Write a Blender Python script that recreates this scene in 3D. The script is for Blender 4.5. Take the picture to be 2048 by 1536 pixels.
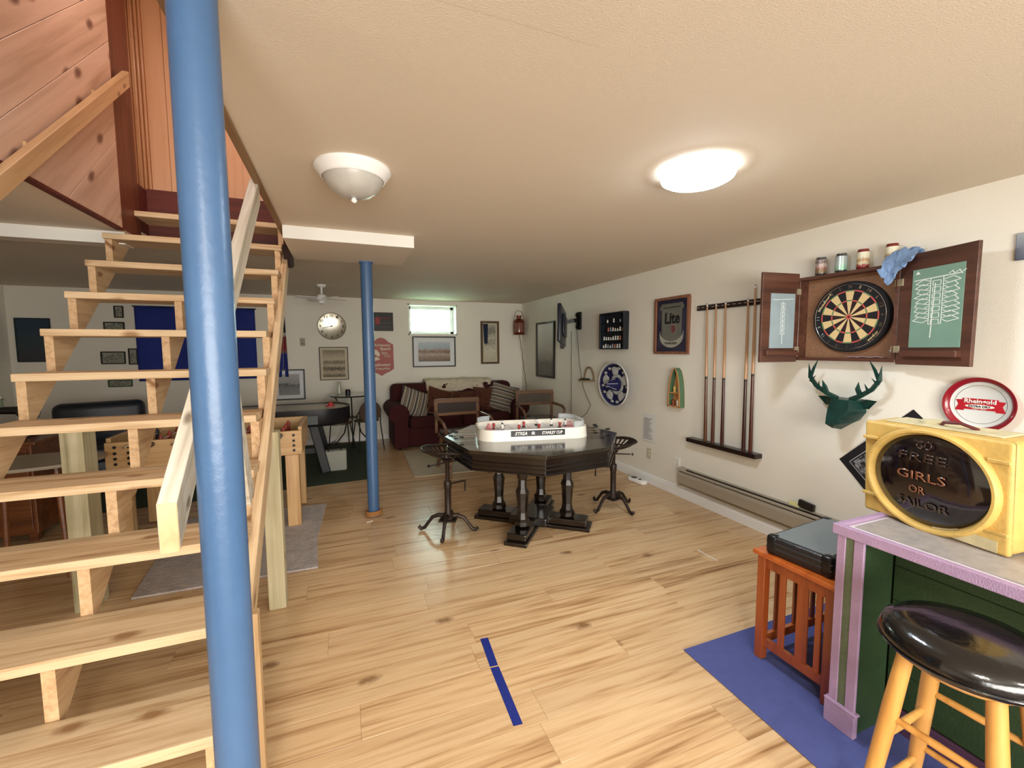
import bpy, bmesh, math, random
from mathutils import Vector, Matrix, Euler, noise
PI = math.pi
random.seed(7)
sc = bpy.context.scene
for o in list(bpy.data.objects): bpy.data.objects.remove(o)

# ------------------------------------------------------------------ camera, world, lights, exposure
W, H = 2048, 1536
F_PX, YAW, PITCH, ROLL, CAM_Z = 860.6, 0.3733, 0.0805, -0.0052, 1.4716
cam = bpy.data.cameras.new('camera'); camo = bpy.data.objects.new('camera', cam); sc.collection.objects.link(camo)
fw = Vector((math.sin(YAW)*math.cos(PITCH), math.cos(YAW)*math.cos(PITCH), -math.sin(PITCH)))
rt = Vector((math.cos(YAW), -math.sin(YAW), 0)); up = rt.cross(fw)
rt2 = rt*math.cos(ROLL)+up*math.sin(ROLL); up2 = -rt*math.sin(ROLL)+up*math.cos(ROLL)
R3 = Matrix((rt2, up2, -fw)).transposed()
camo.matrix_world = Matrix.Translation((0, 0, CAM_Z)) @ R3.to_4x4()
cam.sensor_width = 36; cam.lens = 36*F_PX/W; cam.clip_start = .05; sc.camera = camo

wd = bpy.data.worlds.new('world'); sc.world = wd; wd.use_nodes = True
wb = wd.node_tree.nodes['Background']; wb.inputs[0].default_value = (.74, 1.0, .90, 1); wb.inputs[1].default_value = 10.0
sc.view_settings.view_transform = 'Standard'; sc.view_settings.look = 'None'
sc.view_settings.exposure = 0.92; sc.view_settings.gamma = 1; sc.view_settings.use_curve_mapping = False

def area(name, loc, size, energy, color, rot=(0, 0, 0), shape='DISK'):
    l = bpy.data.lights.new(name, 'AREA'); l.shape = shape; l.size = size; l.energy = energy; l.color = color
    o = bpy.data.objects.new(name, l); o.location = loc; o.rotation_euler = rot; sc.collection.objects.link(o); return o
# second ceiling lamp behind the camera, lamp upstairs in the stair hall
area('ceiling_light_behind', (-0.1, -0.9, 2.28), .34, 22, (1, .965, .90))
area('ceiling_light_behind', (1.7, -1.6, 2.28), .34, 18, (1, .965, .90))
# wide fill light added behind the camera to brighten the far walls
wl = area('fill_light_behind', (.05, -2.5, 1.15), 3.2, 140, (1, .97, .93), (math.radians(80), 0, 0), 'RECTANGLE'); wl.data.size_y = 1.5
area('upstairs_hall_light', (-0.80, 3.0, 4.4), .30, 9.5, (1, .82, .74))
LED_STRENGTH = 50

# ------------------------------------------------------------------ helpers
def lin(c):
    if isinstance(c, str):
        c = c.lstrip('#'); c = [int(c[i:i+2], 16)/255 for i in (0, 2, 4)]
    return tuple((x/12.92 if x <= .04045 else ((x+.055)/1.055)**2.4) for x in c)+(1,)
_m = {}
def mat(name, color, rough=.6, metal=0, var=0.0, vscale=8, bump=0.0, bscale=60, emit=0, trans=0, alpha=1, coat=0, rnd=0.0, spec=.5, scl=(1, 1, 1)):
    if name in _m: return _m[name]
    m = bpy.data.materials.new(name); m.use_nodes = True; nt = m.node_tree; n = nt.nodes; l = nt.links
    b = n['Principled BSDF']; c = lin(color)
    b.inputs['Base Color'].default_value = c; b.inputs['Roughness'].default_value = rough; b.inputs['Metallic'].default_value = metal
    b.inputs['Specular IOR Level'].default_value = spec
    if coat: b.inputs['Coat Weight'].default_value = coat; b.inputs['Coat Roughness'].default_value = .08
    if trans: b.inputs['Transmission Weight'].default_value = trans
    if alpha < 1: b.inputs['Alpha'].default_value = alpha
    if emit: b.inputs['Emission Color'].default_value = c; b.inputs['Emission Strength'].default_value = emit
    if var or bump or rnd:
        tc = n.new('ShaderNodeTexCoord'); mp = n.new('ShaderNodeMapping'); l.new(tc.outputs['Object'], mp.inputs[0]); mp.inputs['Scale'].default_value = scl
    if var or rnd:
        no = n.new('ShaderNodeTexNoise'); no.inputs['Scale'].default_value = vscale; no.inputs['Detail'].default_value = 6; l.new(mp.outputs[0], no.inputs[0])
        hs = n.new('ShaderNodeHueSaturation'); hs.inputs['Color'].default_value = c
        mr = n.new('ShaderNodeMapRange'); mr.inputs[1].default_value = .3; mr.inputs[2].default_value = .7
        mr.inputs[3].default_value = 1-var; mr.inputs[4].default_value = 1+var; l.new(no.outputs[0], mr.inputs[0])
        if rnd:
            oi = n.new('ShaderNodeObjectInfo'); m2 = n.new('ShaderNodeMapRange'); m2.inputs[3].default_value = 1-rnd; m2.inputs[4].default_value = 1+rnd
            l.new(oi.outputs['Random'], m2.inputs[0]); mu = n.new('ShaderNodeMath'); mu.operation = 'MULTIPLY'
            l.new(mr.outputs[0], mu.inputs[0]); l.new(m2.outputs[0], mu.inputs[1]); l.new(mu.outputs[0], hs.inputs['Value'])
        else: l.new(mr.outputs[0], hs.inputs['Value'])
        l.new(hs.outputs[0], b.inputs['Base Color'])
    if bump:
        nb = n.new('ShaderNodeTexNoise'); nb.inputs['Scale'].default_value = bscale; nb.inputs['Detail'].default_value = 4; l.new(mp.outputs[0], nb.inputs[0])
        bu = n.new('ShaderNodeBump'); bu.inputs['Strength'].default_value = bump; bu.inputs['Distance'].default_value = .01
        l.new(nb.outputs[0], bu.inputs['Height']); l.new(bu.outputs[0], b.inputs['Normal'])
    _m[name] = m; return m

def wood(name, cols, axis='X', grain=40, rough=.5, coat=0, knots=0.0, knotcol='#6b3d20', rnd=.06, stretch=.05, kscale=2.2, contrast=(.3, .7)):
    """procedural wood: streaks along the given object axis, optional dark knots, every object its own offset"""
    if name in _m: return _m[name]
    m = bpy.data.materials.new(name); m.use_nodes = True; nt = m.node_tree; n = nt.nodes; l = nt.links; b = n['Principled BSDF']
    b.inputs['Roughness'].default_value = rough
    if coat: b.inputs['Coat Weight'].default_value = coat; b.inputs['Coat Roughness'].default_value = .12
    tc = n.new('ShaderNodeTexCoord'); oi = n.new('ShaderNodeObjectInfo')
    ad = n.new('ShaderNodeVectorMath'); ad.operation = 'ADD'; sc_ = n.new('ShaderNodeVectorMath'); sc_.operation = 'SCALE'
    cx = n.new('ShaderNodeCombineXYZ')
    for i in range(3): l.new(oi.outputs['Random'], cx.inputs[i])
    l.new(cx.outputs[0], sc_.inputs[0]); sc_.inputs['Scale'].default_value = 37.0
    l.new(tc.outputs['Object'], ad.inputs[0]); l.new(sc_.outputs[0], ad.inputs[1])
    mp = n.new('ShaderNodeMapping'); l.new(ad.outputs[0], mp.inputs[0])
    s = [1, 1, 1]; s['XYZ'.index(axis)] = stretch; mp.inputs['Scale'].default_value = s
    no = n.new('ShaderNodeTexNoise'); no.inputs['Scale'].default_value = grain; no.inputs['Detail'].default_value = 7; no.inputs['Distortion'].default_value = .6
    l.new(mp.outputs[0], no.inputs[0])
    n2 = n.new('ShaderNodeTexNoise'); n2.inputs['Scale'].default_value = grain*.22; n2.inputs['Detail'].default_value = 3; n2.inputs['Distortion'].default_value = 1.5
    l.new(mp.outputs[0], n2.inputs[0])
    mx = n.new('ShaderNodeMix'); mx.data_type = 'FLOAT'; mx.inputs[0].default_value = .5
    l.new(no.outputs[0], mx.inputs[2]); l.new(n2.outputs[0], mx.inputs[3])
    cr = n.new('ShaderNodeValToRGB'); l.new(mx.outputs[0], cr.inputs[0])
    e = cr.color_ramp.elements; k = len(cols)
    e[0].position = contrast[0]; e[0].color = lin(cols[0]); e[1].position = contrast[1]; e[1].color = lin(cols[-1])
    for i in range(1, k-1):
        q = e.new(contrast[0]+(contrast[1]-contrast[0])*i/(k-1)); q.color = lin(cols[i])
    out = cr.outputs[0]
    if knots:
        sx = n.new('ShaderNodeSeparateXYZ'); l.new(ad.outputs[0], sx.inputs[0]); oth = [k for k in 'XYZ' if k != axis]
        aa = n.new('ShaderNodeMath'); aa.operation = 'ADD'; l.new(sx.outputs[oth[0]], aa.inputs[0]); l.new(sx.outputs[oth[1]], aa.inputs[1])
        al = n.new('ShaderNodeMath'); al.operation = 'MULTIPLY'; al.inputs[1].default_value = .5; l.new(sx.outputs[axis], al.inputs[0])
        m3 = n.new('ShaderNodeCombineXYZ'); l.new(al.outputs[0], m3.inputs[0]); l.new(aa.outputs[0], m3.inputs[1])
        vo = n.new('ShaderNodeTexVoronoi'); vo.voronoi_dimensions = '2D'; vo.inputs['Scale'].default_value = kscale; l.new(m3.outputs[0], vo.inputs[0])
        nd = n.new('ShaderNodeTexNoise'); nd.inputs['Scale'].default_value = 25; l.new(ad.outputs[0], nd.inputs[0])
        ms = n.new('ShaderNodeMath'); ms.operation = 'MULTIPLY_ADD'; ms.inputs[1].default_value = .05; l.new(nd.outputs[0], ms.inputs[0]); l.new(vo.outputs['Distance'], ms.inputs[2])
        kr = n.new('ShaderNodeMapRange'); kr.inputs[1].default_value = .035+knots*.05; kr.inputs[2].default_value = .06+knots*.12; kr.inputs[3].default_value = .85; kr.inputs[4].default_value = 0
        l.new(ms.outputs[0], kr.inputs[0])
        km = n.new('ShaderNodeMix'); km.data_type = 'RGBA'; l.new(kr.outputs[0], km.inputs[0]); l.new(out, km.inputs[6]); km.inputs[7].default_value = lin(knotcol)
        out = km.outputs[2]
    hs = n.new('ShaderNodeHueSaturation'); l.new(out, hs.inputs['Color']); mr = n.new('ShaderNodeMapRange')
    mr.inputs[3].default_value = 1-rnd; mr.inputs[4].default_value = 1+rnd; l.new(oi.outputs['Random'], mr.inputs[0]); l.new(mr.outputs[0], hs.inputs['Value'])
    l.new(hs.outputs[0], b.inputs['Base Color'])
    bu = n.new('ShaderNodeBump'); bu.inputs['Strength'].default_value = .15; bu.inputs['Distance'].default_value = .003; l.new(no.outputs[0], bu.inputs['Height']); l.new(bu.outputs[0], b.inputs['Normal'])
    _m[name] = m; return m

def art(name, bands, scale=14, axis='Z', amp=.25, rough=.35, lo=-.5, hi=.5, fine=60, stretch=(1, 1, 1), metal=0):
    """flat print: colour bands across the picture broken up by noise"""
    if name in _m: return _m[name]
    m = bpy.data.materials.new(name); m.use_nodes = True; nt = m.node_tree; n = nt.nodes; l = nt.links; b = n['Principled BSDF']
    b.inputs['Roughness'].default_value = rough; b.inputs['Metallic'].default_value = metal
    tc = n.new('ShaderNodeTexCoord'); sp = n.new('ShaderNodeSeparateXYZ'); l.new(tc.outputs['Object'], sp.inputs[0])
    mp = n.new('ShaderNodeMapping'); l.new(tc.outputs['Object'], mp.inputs[0]); mp.inputs['Scale'].default_value = stretch
    mr = n.new('ShaderNodeMapRange'); l.new(sp.outputs['XYZ'.index(axis)], mr.inputs[0]); mr.inputs[1].default_value = lo; mr.inputs[2].default_value = hi
    no = n.new('ShaderNodeTexNoise'); no.inputs['Scale'].default_value = scale; no.inputs['Detail'].default_value = 8; no.inputs['Roughness'].default_value = .75; l.new(mp.outputs[0], no.inputs[0])
    ma = n.new('ShaderNodeMath'); ma.operation = 'SUBTRACT'; l.new(no.outputs[0], ma.inputs[0]); ma.inputs[1].default_value = .5
    mm = n.new('ShaderNodeMath'); mm.operation = 'MULTIPLY_ADD'; l.new(ma.outputs[0], mm.inputs[0]); mm.inputs[1].default_value = amp*2; l.new(mr.outputs[0], mm.inputs[2])
    cr = n.new('ShaderNodeValToRGB'); l.new(mm.outputs[0], cr.inputs[0]); e = cr.color_ramp.elements
    e[0].position = bands[0][0]; e[0].color = lin(bands[0][1]); e[1].position = bands[-1][0]; e[1].color = lin(bands[-1][1])
    for p_, c_ in bands[1:-1]: q = e.new(p_); q.color = lin(c_)
    l.new(cr.outputs[0], b.inputs['Base Color']); _m[name] = m; return m

class MB:
    """collects shapes into one mesh; mi = material index of what is added next"""
    def __init__(s): s.v = []; s.f = []; s.m = []; s.mi = 0; s.M = None
    def add(s, vs, fs):
        k = len(s.v); s.v += [tuple(s.M @ Vector(v)) if s.M else tuple(v) for v in vs]
        for f in fs: s.f.append(tuple(i+k for i in f)); s.m.append(s.mi)
        return s
    def box(s, x0, x1, y0, y1, z0, z1):
        return s.add([(x, y, z) for z in (z0, z1) for y in (y0, y1) for x in (x0, x1)],
                     [(0, 2, 3, 1), (4, 5, 7, 6), (0, 1, 5, 4), (2, 6, 7, 3), (0, 4, 6, 2), (1, 3, 7, 5)])
    def prism(s, pts, axis, a, b):
        """polygon in the two other axes (cyclic order) pushed from a to b along axis"""
        n = len(pts)
        def P(q, t): return {'X': (t, q[0], q[1]), 'Y': (q[0], t, q[1]), 'Z': (q[0], q[1], t)}[axis]
        vs = [P(q, a) for q in pts]+[P(q, b) for q in pts]
        return s.add(vs, [tuple(range(n))[::-1], tuple(range(n, 2*n))]+[(i, (i+1) % n, n+(i+1) % n, n+i) for i in range(n)])
    def bar(s, p0, p1, w, h=None, upv=(0, 0, 1)):
        h = h or w; p0, p1 = Vector(p0), Vector(p1); d = (p1-p0).normalized(); u = Vector(upv)
        sd = d.cross(u)
        if sd.length < 1e-4: sd = d.cross(Vector((1, 0, 0)))
        sd.normalize(); u = sd.cross(d).normalized(); vs = []
        for q in (p0, p1):
            for a, b in ((-1, -1), (1, -1), (1, 1), (-1, 1)): vs.append(q+sd*a*w/2+u*b*h/2)
        return s.add(vs, [(3, 2, 1, 0), (4, 5, 6, 7), (0, 1, 5, 4), (1, 2, 6, 5), (2, 3, 7, 6), (3, 0, 4, 7)])
    def tube(s, pts, r, seg=8, cap=True):
        pts = [Vector(q) for q in pts]; n = len(pts); rr = r if isinstance(r, (list, tuple)) else [r]*n; vs = []; fs = []
        pn = None
        for i, q in enumerate(pts):
            d = (pts[min(i+1, n-1)]-pts[max(i-1, 0)])
            d = d.normalized() if d.length > 0 else Vector((0, 0, 1))
            if pn is None:
                a = Vector((0, 0, 1)) if abs(d.z) < .9 else Vector((1, 0, 0)); pn = d.cross(a).normalized()
            else:
                pn = (pn-d*pn.dot(d)); pn = pn.normalized() if pn.length > 1e-6 else d.orthogonal().normalized()
            b = d.cross(pn)
            for k in range(seg): t = 2*PI*k/seg; vs.append(q+(pn*math.cos(t)+b*math.sin(t))*rr[i])
        for i in range(n-1):
            for k in range(seg): a = i*seg+k; b2 = i*seg+(k+1) % seg; fs.append((a, b2, b2+seg, a+seg))
        if cap: fs += [tuple(range(seg))[::-1], tuple(range((n-1)*seg, n*seg))]
        return s.add(vs, fs)
    def lathe(s, prof, seg=24, c=(0, 0, 0), axis='Z', sx=1, sy=1, cap=False):
        vs = []; fs = []; n = len(prof)
        for r, z in prof:
            for k in range(seg):
                t = 2*PI*k/seg; a, b = r*math.cos(t)*sx, r*math.sin(t)*sy
                v = {'Z': (a, b, z), 'Y': (a, z, b), 'X': (z, a, b)}[axis]; vs.append((v[0]+c[0], v[1]+c[1], v[2]+c[2]))
        for i in range(n-1):
            for k in range(seg): a = i*seg+k; b = i*seg+(k+1) % seg; fs.append((a, b, b+seg, a+seg))
        if cap and prof[0][0] > 1e-6: fs.append(tuple(range(seg))[::-1])
        if cap and prof[-1][0] > 1e-6: fs.append(tuple(range((n-1)*seg, n*seg)))
        return s.add(vs, fs)
    def ball(s, c, r, seg=12, rings=8):
        r = r if isinstance(r, (tuple, list)) else (r, r, r); vs = []; fs = []
        for i in range(rings+1):
            a = PI*i/rings
            for k in range(seg):
                t = 2*PI*k/seg; vs.append((c[0]+r[0]*math.sin(a)*math.cos(t), c[1]+r[1]*math.sin(a)*math.sin(t), c[2]+r[2]*math.cos(a)))
        for i in range(rings):
            for k in range(seg): a = i*seg+k; b = i*seg+(k+1) % seg; fs.append((a, a+seg, b+seg, b))
        return s.add(vs, fs)
    def grid(s, nu, nv, fn):
        vs = [fn(i/nu, j/nv) for j in range(nv+1) for i in range(nu+1)]
        return s.add(vs, [(j*(nu+1)+i, j*(nu+1)+i+1, (j+1)*(nu+1)+i+1, (j+1)*(nu+1)+i) for j in range(nv) for i in range(nu)])
    def build(s, name, mats, parent=None, smooth=False, bevel=0, seg=2, loc=None, rot=None, solid=0, merge=True):
        me = bpy.data.meshes.new(name); me.from_pydata(s.v, [], s.f)
        if not isinstance(mats, (list, tuple)): mats = [mats]
        for m in mats: me.materials.append(m)
        me.polygons.foreach_set('material_index', s.m)
        bm = bmesh.new(); bm.from_mesh(me)
        if merge: bmesh.ops.remove_doubles(bm, verts=bm.verts, dist=1e-6)
        bmesh.ops.recalc_face_normals(bm, faces=bm.faces)
        bm.to_mesh(me); bm.free()
        if smooth:
            me.polygons.foreach_set('use_smooth', [True]*len(me.polygons))
            try: me.set_sharp_from_angle(angle=math.radians(42))
            except Exception: pass
        o = bpy.data.objects.new(name, me); sc.collection.objects.link(o)
        if parent: o.parent = parent
        if loc: o.location = loc
        if rot: o.rotation_euler = rot
        if solid:
            md = o.modifiers.new('solid', 'SOLIDIFY'); md.thickness = solid; md.offset = 0
        if bevel:
            md = o.modifiers.new('bevel', 'BEVEL'); md.width = bevel; md.segments = seg; md.limit_method = 'ANGLE'; md.angle_limit = math.radians(35)
            if seg > 2: me.polygons.foreach_set('use_smooth', [True]*len(me.polygons))
        return o

def tag(o, label=None, cat=None, group=None, kind=None):
    if label: o['label'] = label
    if cat: o['category'] = cat
    if group: o['group'] = group
    if kind: o['kind'] = kind
    return o
def thing(name, label, cat, loc=(0, 0, 0), rotz=0, group=None):
    o = bpy.data.objects.new(name, None); sc.collection.objects.link(o); o.empty_display_size = .05
    o.location = loc; o.rotation_euler = (0, 0, rotz); return tag(o, label, cat, group)
def struct(o): o['kind'] = 'structure'; return o
def copy_tree(o, parent=None):
    c = o.copy(); sc.collection.objects.link(c); c.parent = parent
    for ch in [x for x in bpy.data.objects if x.parent == o]: copy_tree(ch, c)
    return c

FONTDIR = None
def text(s, width, height, m, parent, loc, name='lettering', rot=(PI/2, 0, 0), depth=.001, bold=0, shear=0, font=None, seg=2):
    cu = bpy.data.curves.new(name, 'FONT'); cu.body = s; cu.align_x = 'CENTER'; cu.align_y = 'CENTER'; cu.size = 1; cu.extrude = 0
    cu.offset = bold; cu.shear = shear; cu.resolution_u = seg
    t = bpy.data.objects.new('tmp', cu); sc.collection.objects.link(t)
    dg = bpy.context.evaluated_depsgraph_get(); me = bpy.data.meshes.new_from_object(t.evaluated_get(dg)); bpy.data.objects.remove(t)
    xs = [v.co.x for v in me.vertices]; ys = [v.co.y for v in me.vertices]
    if not xs: return None
    w = max(xs)-min(xs); h = max(ys)-min(ys); cx = (max(xs)+min(xs))/2; cy = (max(ys)+min(ys))/2
    for v in me.vertices: v.co.x = (v.co.x-cx)*width/w; v.co.y = (v.co.y-cy)*height/h; v.co.z = 0
    me.materials.clear(); me.materials.append(m)
    o = bpy.data.objects.new(name, me); sc.collection.objects.link(o); o.parent = parent; o.location = loc; o.rotation_euler = rot
    md = o.modifiers.new('solid', 'SOLIDIFY'); md.thickness = depth; md.offset = 1
    return o

# ------------------------------------------------------------------ dimensions
XR, YB, CZ = 3.084, 7.36, 2.30          # right wall, back wall, ceiling
XL, YF = -3.9, -2.6
OX0, OX1, OY0, OY1 = -1.37, -0.345, .9, 4.22    # stair opening
def onR(y, z): return (XR, y, z), -PI/2           # local x to the viewer's right, local y into the wall
def onB(x, z): return (x, YB, z), 0
def wthing(name, label, cat, wall, u, z, group=None):
    loc, r = onR(u, z) if wall == 'R' else onB(u, z)
    return thing(name, label, cat, loc, r, group)

# ------------------------------------------------------------------ materials
M_wall = mat('cream_wall_paint', '#ece8db', .75, var=.02, vscale=2, bump=.12, bscale=180)
M_ceil = mat('ceiling_paint', '#ddd0bc', .8, var=.015, vscale=1.5, bump=.15, bscale=200)
M_white = mat('white_paint', '#eeede6', .45)
M_whiteg = mat('white_enamel', '#f0f0ee', .3)
M_black = mat('black_plastic', '#101012', .4)
M_blackm = mat('black_metal', '#141416', .45, metal=.3)
M_floor = wood('laminate_oak', ['#76532f', '#a9835a', '#cba87c', '#d6b68c', '#c4a075'], 'X', 44, .27, 0, .05, '#7a5836', .05, .045, 1.3, (.28, .68))
M_pine = wood('rough_pine', ['#8f6d48', '#c0a077', '#d8be98', '#cfb48c'], 'X', 60, .62, 0, .45, '#8c6238', .07, .05, 3.0, (.28, .68))
M_pineY = wood('rough_pine_stringer', ['#a5815c', '#c9a67c', '#d9bb92'], 'Y', 50, .65, 0, .3, '#7c4c22', .06, .08, 3.2)
M_pineZ = wood('treated_pine', ['#84795a', '#aca27c', '#c4b997', '#b8ad86'], 'Z', 34, .65, 0, .2, '#6d5a2e', .05, .05, 3)
M_grey2x4 = wood('weathered_pine', ['#8e8370', '#bdb4a2', '#d9d2c2', '#cbc2b0'], 'X', 30, .65, 0, .2, '#6a5a48', .04, .05, 4)
M_rail = wood('smooth_pine', ['#b08a60', '#d0ac80', '#dcbc92'], 'X', 24, .45, .1, .3, '#7a4a26', .04, .06, 4)
M_plankL = wood('knotty_pine_boards', ['#b09078', '#ccad98', '#dabca8', '#d2b39e'], 'X', 20, .5, .1, .9, '#5e3424', .06, .06, 4.2)
M_plankU = wood('varnished_pine_boards', ['#d09a72', '#dfae88', '#e5b993'], 'Z', 16, .4, .2, .25, '#a5683a', .03, .04, 2.2)
M_casing = wood('varnished_casing', ['#a8734a', '#c8946a', '#d6a880'], 'Z', 40, .45, .05, 0, rnd=.02)
M_redwd = wood('dark_red_stained_wood', ['#3a1712', '#5c241a', '#6e2e20'], 'X', 30, .6)
M_bluep = mat('blue_pole_paint', '#426288', .34, var=.05, vscale=10, bump=.12, bscale=40)
M_darkwd = wood('dark_walnut', ['#080504', '#150e0a', '#1e140e'], 'X', 30, .22, .5, rnd=.03)
M_cab = wood('mahogany_cabinet', ['#38221b', '#563528', '#6b4536'], 'X', 30, .4, .15, rnd=.03)
M_cork = mat('cabinet_lining', '#8a6448', .8, var=.12, vscale=60, bump=.3, bscale=200)
M_mission = wood('cherry_orange_wood', ['#74300f', '#96481c', '#a55522'], 'Z', 30, .35, .3, rnd=.03)
M_lilac = mat('lilac_paint', '#a58aa8', .55, var=.05, vscale=30, bump=.35, bscale=260)
M_green = mat('dark_green_paint', '#243a1c', .6, var=.08, vscale=14, bump=.2, bscale=120)
M_greenl = mat('olive_green_paint', '#5f6b50', .6, var=.1, vscale=60, bump=.4, bscale=260)
M_beech = wood('golden_beech', ['#b67c36', '#d19a50', '#deac62'], 'Z', 26, .4, .3, .1, rnd=.03)
M_vinyl = mat('black_vinyl', '#0a0a0c', .18, coat=.4, bump=.25, bscale=18)
M_iron = mat('cast_iron', '#3d332d', .5, metal=.7, var=.2, vscale=25, bump=.3, bscale=70)
M_burg = mat('burgundy_upholstery', '#3c0a0c', .9, var=.1, vscale=6, bump=.4, bscale=220)
M_chrome = mat('chrome', '#d8d8d8', .12, metal=1)
M_glass = mat('clear_glass', '#ffffff', .02, trans=1)
M_brass = mat('brass', '#c9a55a', .3, metal=1)
M_paper = mat('paper', '#e4e4e0', .8)
M_ink = mat('ink', '#1b1b1d', .8)
M_wt = mat('white_lettering', '#ecebe4', .6)
M_copper = mat('copper', '#8a5240', .25, metal=1)

# ------------------------------------------------------------------ room shell
# floor: slab below, laminate planks above as parts
fl = MB().box(XL-.15, XR+.15, YF-.15, YB+.15, -.14, -.008).box(XL-.15, XR+.15, YF-.15, .36, -.008, 0).build('floor', mat('floor_underlay', '#5b4027', .6)); struct(fl)
fl2 = fl
PW, PL = .18, 1.22
row = 0; y = 1.925-.18*9+.055
pm = None
while y < YB:
    y1 = min(y+PW, YB); x = XL-((row*0.37+.2*(row % 3)) % 1)*PL
    while x < XR:
        x0, x1 = max(x, XL), min(x+PL, XR)
        if x1-x0 > .02:
            full = (abs(x1-x0-PL) < 1e-6 and abs(y1-y-PW) < 1e-6)
            if full and pm:
                o = bpy.data.objects.new('plank', pm); sc.collection.objects.link(o); o.parent = fl
            else:
                g = .0003; hx, hy = (x1-x0)/2-g, (y1-y)/2-g; c = .0012; b = MB()
                b.add([(-hx, -hy, -.008), (hx, -hy, -.008), (hx, hy, -.008), (-hx, hy, -.008), (-hx, -hy, -c), (hx, -hy, -c), (hx, hy, -c), (-hx, hy, -c),
                       (-hx+c, -hy+c, 0), (hx-c, -hy+c, 0), (hx-c, hy-c, 0), (-hx+c, hy-c, 0)],
                      [(0, 1, 5, 4), (1, 2, 6, 5), (2, 3, 7, 6), (3, 0, 4, 7), (4, 5, 9, 8), (5, 6, 10, 9), (6, 7, 11, 10), (7, 4, 8, 11), (8, 9, 10, 11), (3, 2, 1, 0)])
                o = b.build('plank', M_floor, fl)
                if full: pm = o.data
            o.location = ((x0+x1)/2, (y+y1)/2, 0)
        x += PL
    y += PW; row += 1
# walls
struct(MB().box(XR, XR+.12, YF-.12, YB+.12, 0, CZ+.0).build('wall_right', M_wall))
WX0, WX1, WZ0, WZ1 = 1.03, 1.865, 1.72, 2.235
wbk = MB().box(XL-.12, WX0, YB, YB+.3, 0, CZ).box(WX1, XR, YB, YB+.3, 0, CZ).box(WX0, WX1, YB, YB+.3, 0, WZ0).box(WX0, WX1, YB, YB+.3, WZ1, CZ).build('wall_back', M_wall); struct(wbk)
struct(MB().box(XL-.12, XL, YF-.12, YB, 0, CZ).build('wall_left', M_wall))
struct(MB().box(XL, XR, YF-.12, YF, 0, CZ).build('wall_front', M_wall))
# ceiling with the stair opening
cb = MB()
T = CZ+.06
cb.box(OX1, XR+.12, YF-.12, YB+.3, CZ, T).box(XL-.12, OX0, YF-.12, YB+.3, CZ, T).box(OX0, OX1, YF-.12, OY0, CZ, T).box(OX0, OX1, OY1, YB+.3, CZ, T)
struct(cb.build('ceiling', M_ceil))
# shallow boxed drop over the stair side near the camera
struct(MB().prism([(1.08, CZ-.0004), (-1.9, CZ-.022), (-1.9, CZ+.001), (1.08, CZ+.001)], 'X', OX1+.06, .69).build('ceiling_step', M_ceil))
# unseen partition added left of the camera to shade the space behind the stairs
struct(MB().box(XL, -1.62, .78, .9, 0, CZ-.001).build('wall_light_block', M_wall))
# boxed beam carried by the far pole
struct(MB().box(OX1, .514, 3.285, 3.99, 2.217, CZ).build('ceiling_beam', [M_ceil]))
struct(MB().box(OX1, .514, 3.27, 3.285, 2.217, CZ).build('trim_2', M_white))
struct(MB().box(XL, OX0-.02, 3.865, 3.99, 2.217, CZ).build('ceiling_beam', [M_ceil]))
struct(MB().box(XL, OX0-.02, 3.85, 3.865, 2.217, CZ).build('trim_3', M_white))
# stairwell above the opening
UZ = 4.75
swl = MB().box(OX0-.14, OX0-.022, OY0-.1, 3.74, 2.33, UZ).build('wall_stairwell', mat('stud_wall', '#8b6a4c', .8)); struct(swl)
# diagonal knotty boards on its left side, clipped to the wall rectangle
sl = math.atan2(.2236, .2435); ca, sa = math.cos(sl), math.sin(sl); bw = .228
def clip(poly, a, b, c):   # keep a*y+b*z>=c
    out = []
    for i in range(len(poly)):
        p, q = poly[i], poly[(i+1) % len(poly)]; dp = a*p[0]+b*p[1]-c; dq = a*q[0]+b*q[1]-c
        if dp >= 0: out.append(p)
        if dp*dq < 0: t = dp/(dp-dq); out.append((p[0]+(q[0]-p[0])*t, p[1]+(q[1]-p[1])*t))
    return out
for k in range(-12, 16):
    # board between perpendicular offsets d and d+bw from the line z=2.493+(y-2.648)*tan
    d0, d1 = k*bw+.0015, (k+1)*bw-.0015
    def pt(s_, d): return (2.648+s_*ca-d*sa, 2.493+s_*sa+d*ca)
    poly = [pt(-4, d0), pt(4, d0), pt(4, d1), pt(-4, d1)]
    for a, b, c in ((1, 0, OY0), (-1, 0, -3.735), (0, 1, 2.30), (0, -1, -UZ)): poly = clip(poly, a, b, c) if poly else poly
    if len(poly) >= 3:
        cy = sum(q[0] for q in poly)/len(poly); cz = sum(q[1] for q in poly)/len(poly)
        # local frame: X along the board
        loc2 = [((q[0]-cy)*ca+(q[1]-cz)*sa, -(q[0]-cy)*sa+(q[1]-cz)*ca) for q in poly]
        o = MB().prism(loc2, 'Y', -.0, .02).build('board', M_plankL, swl, bevel=.0015, seg=1)
        o.matrix_parent_inverse = Matrix.Identity(4)
        # local (x, y, z) -> world: x along slope in YZ, y -> -X, z -> perpendicular
        o.matrix_world = Matrix(((0, -1, 0, OX0+.014), (ca, 0, -sa, cy), (sa, 0, ca, cz), (0, 0, 0, 1)))
struct(MB().box(OX0-.02, OX0+.02, OY0, 3.74, 2.285, 2.2995).build('trim_4', M_redwd))
struct(MB().box(OX0-.1, OX0+.002, 3.74, 4.065, 2.302, UZ).build('wall_stairwell_end', wood('brown_stained_board', ['#4a2416', '#6d3a26', '#7b452e'], 'Z', 22, .5)))
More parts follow.
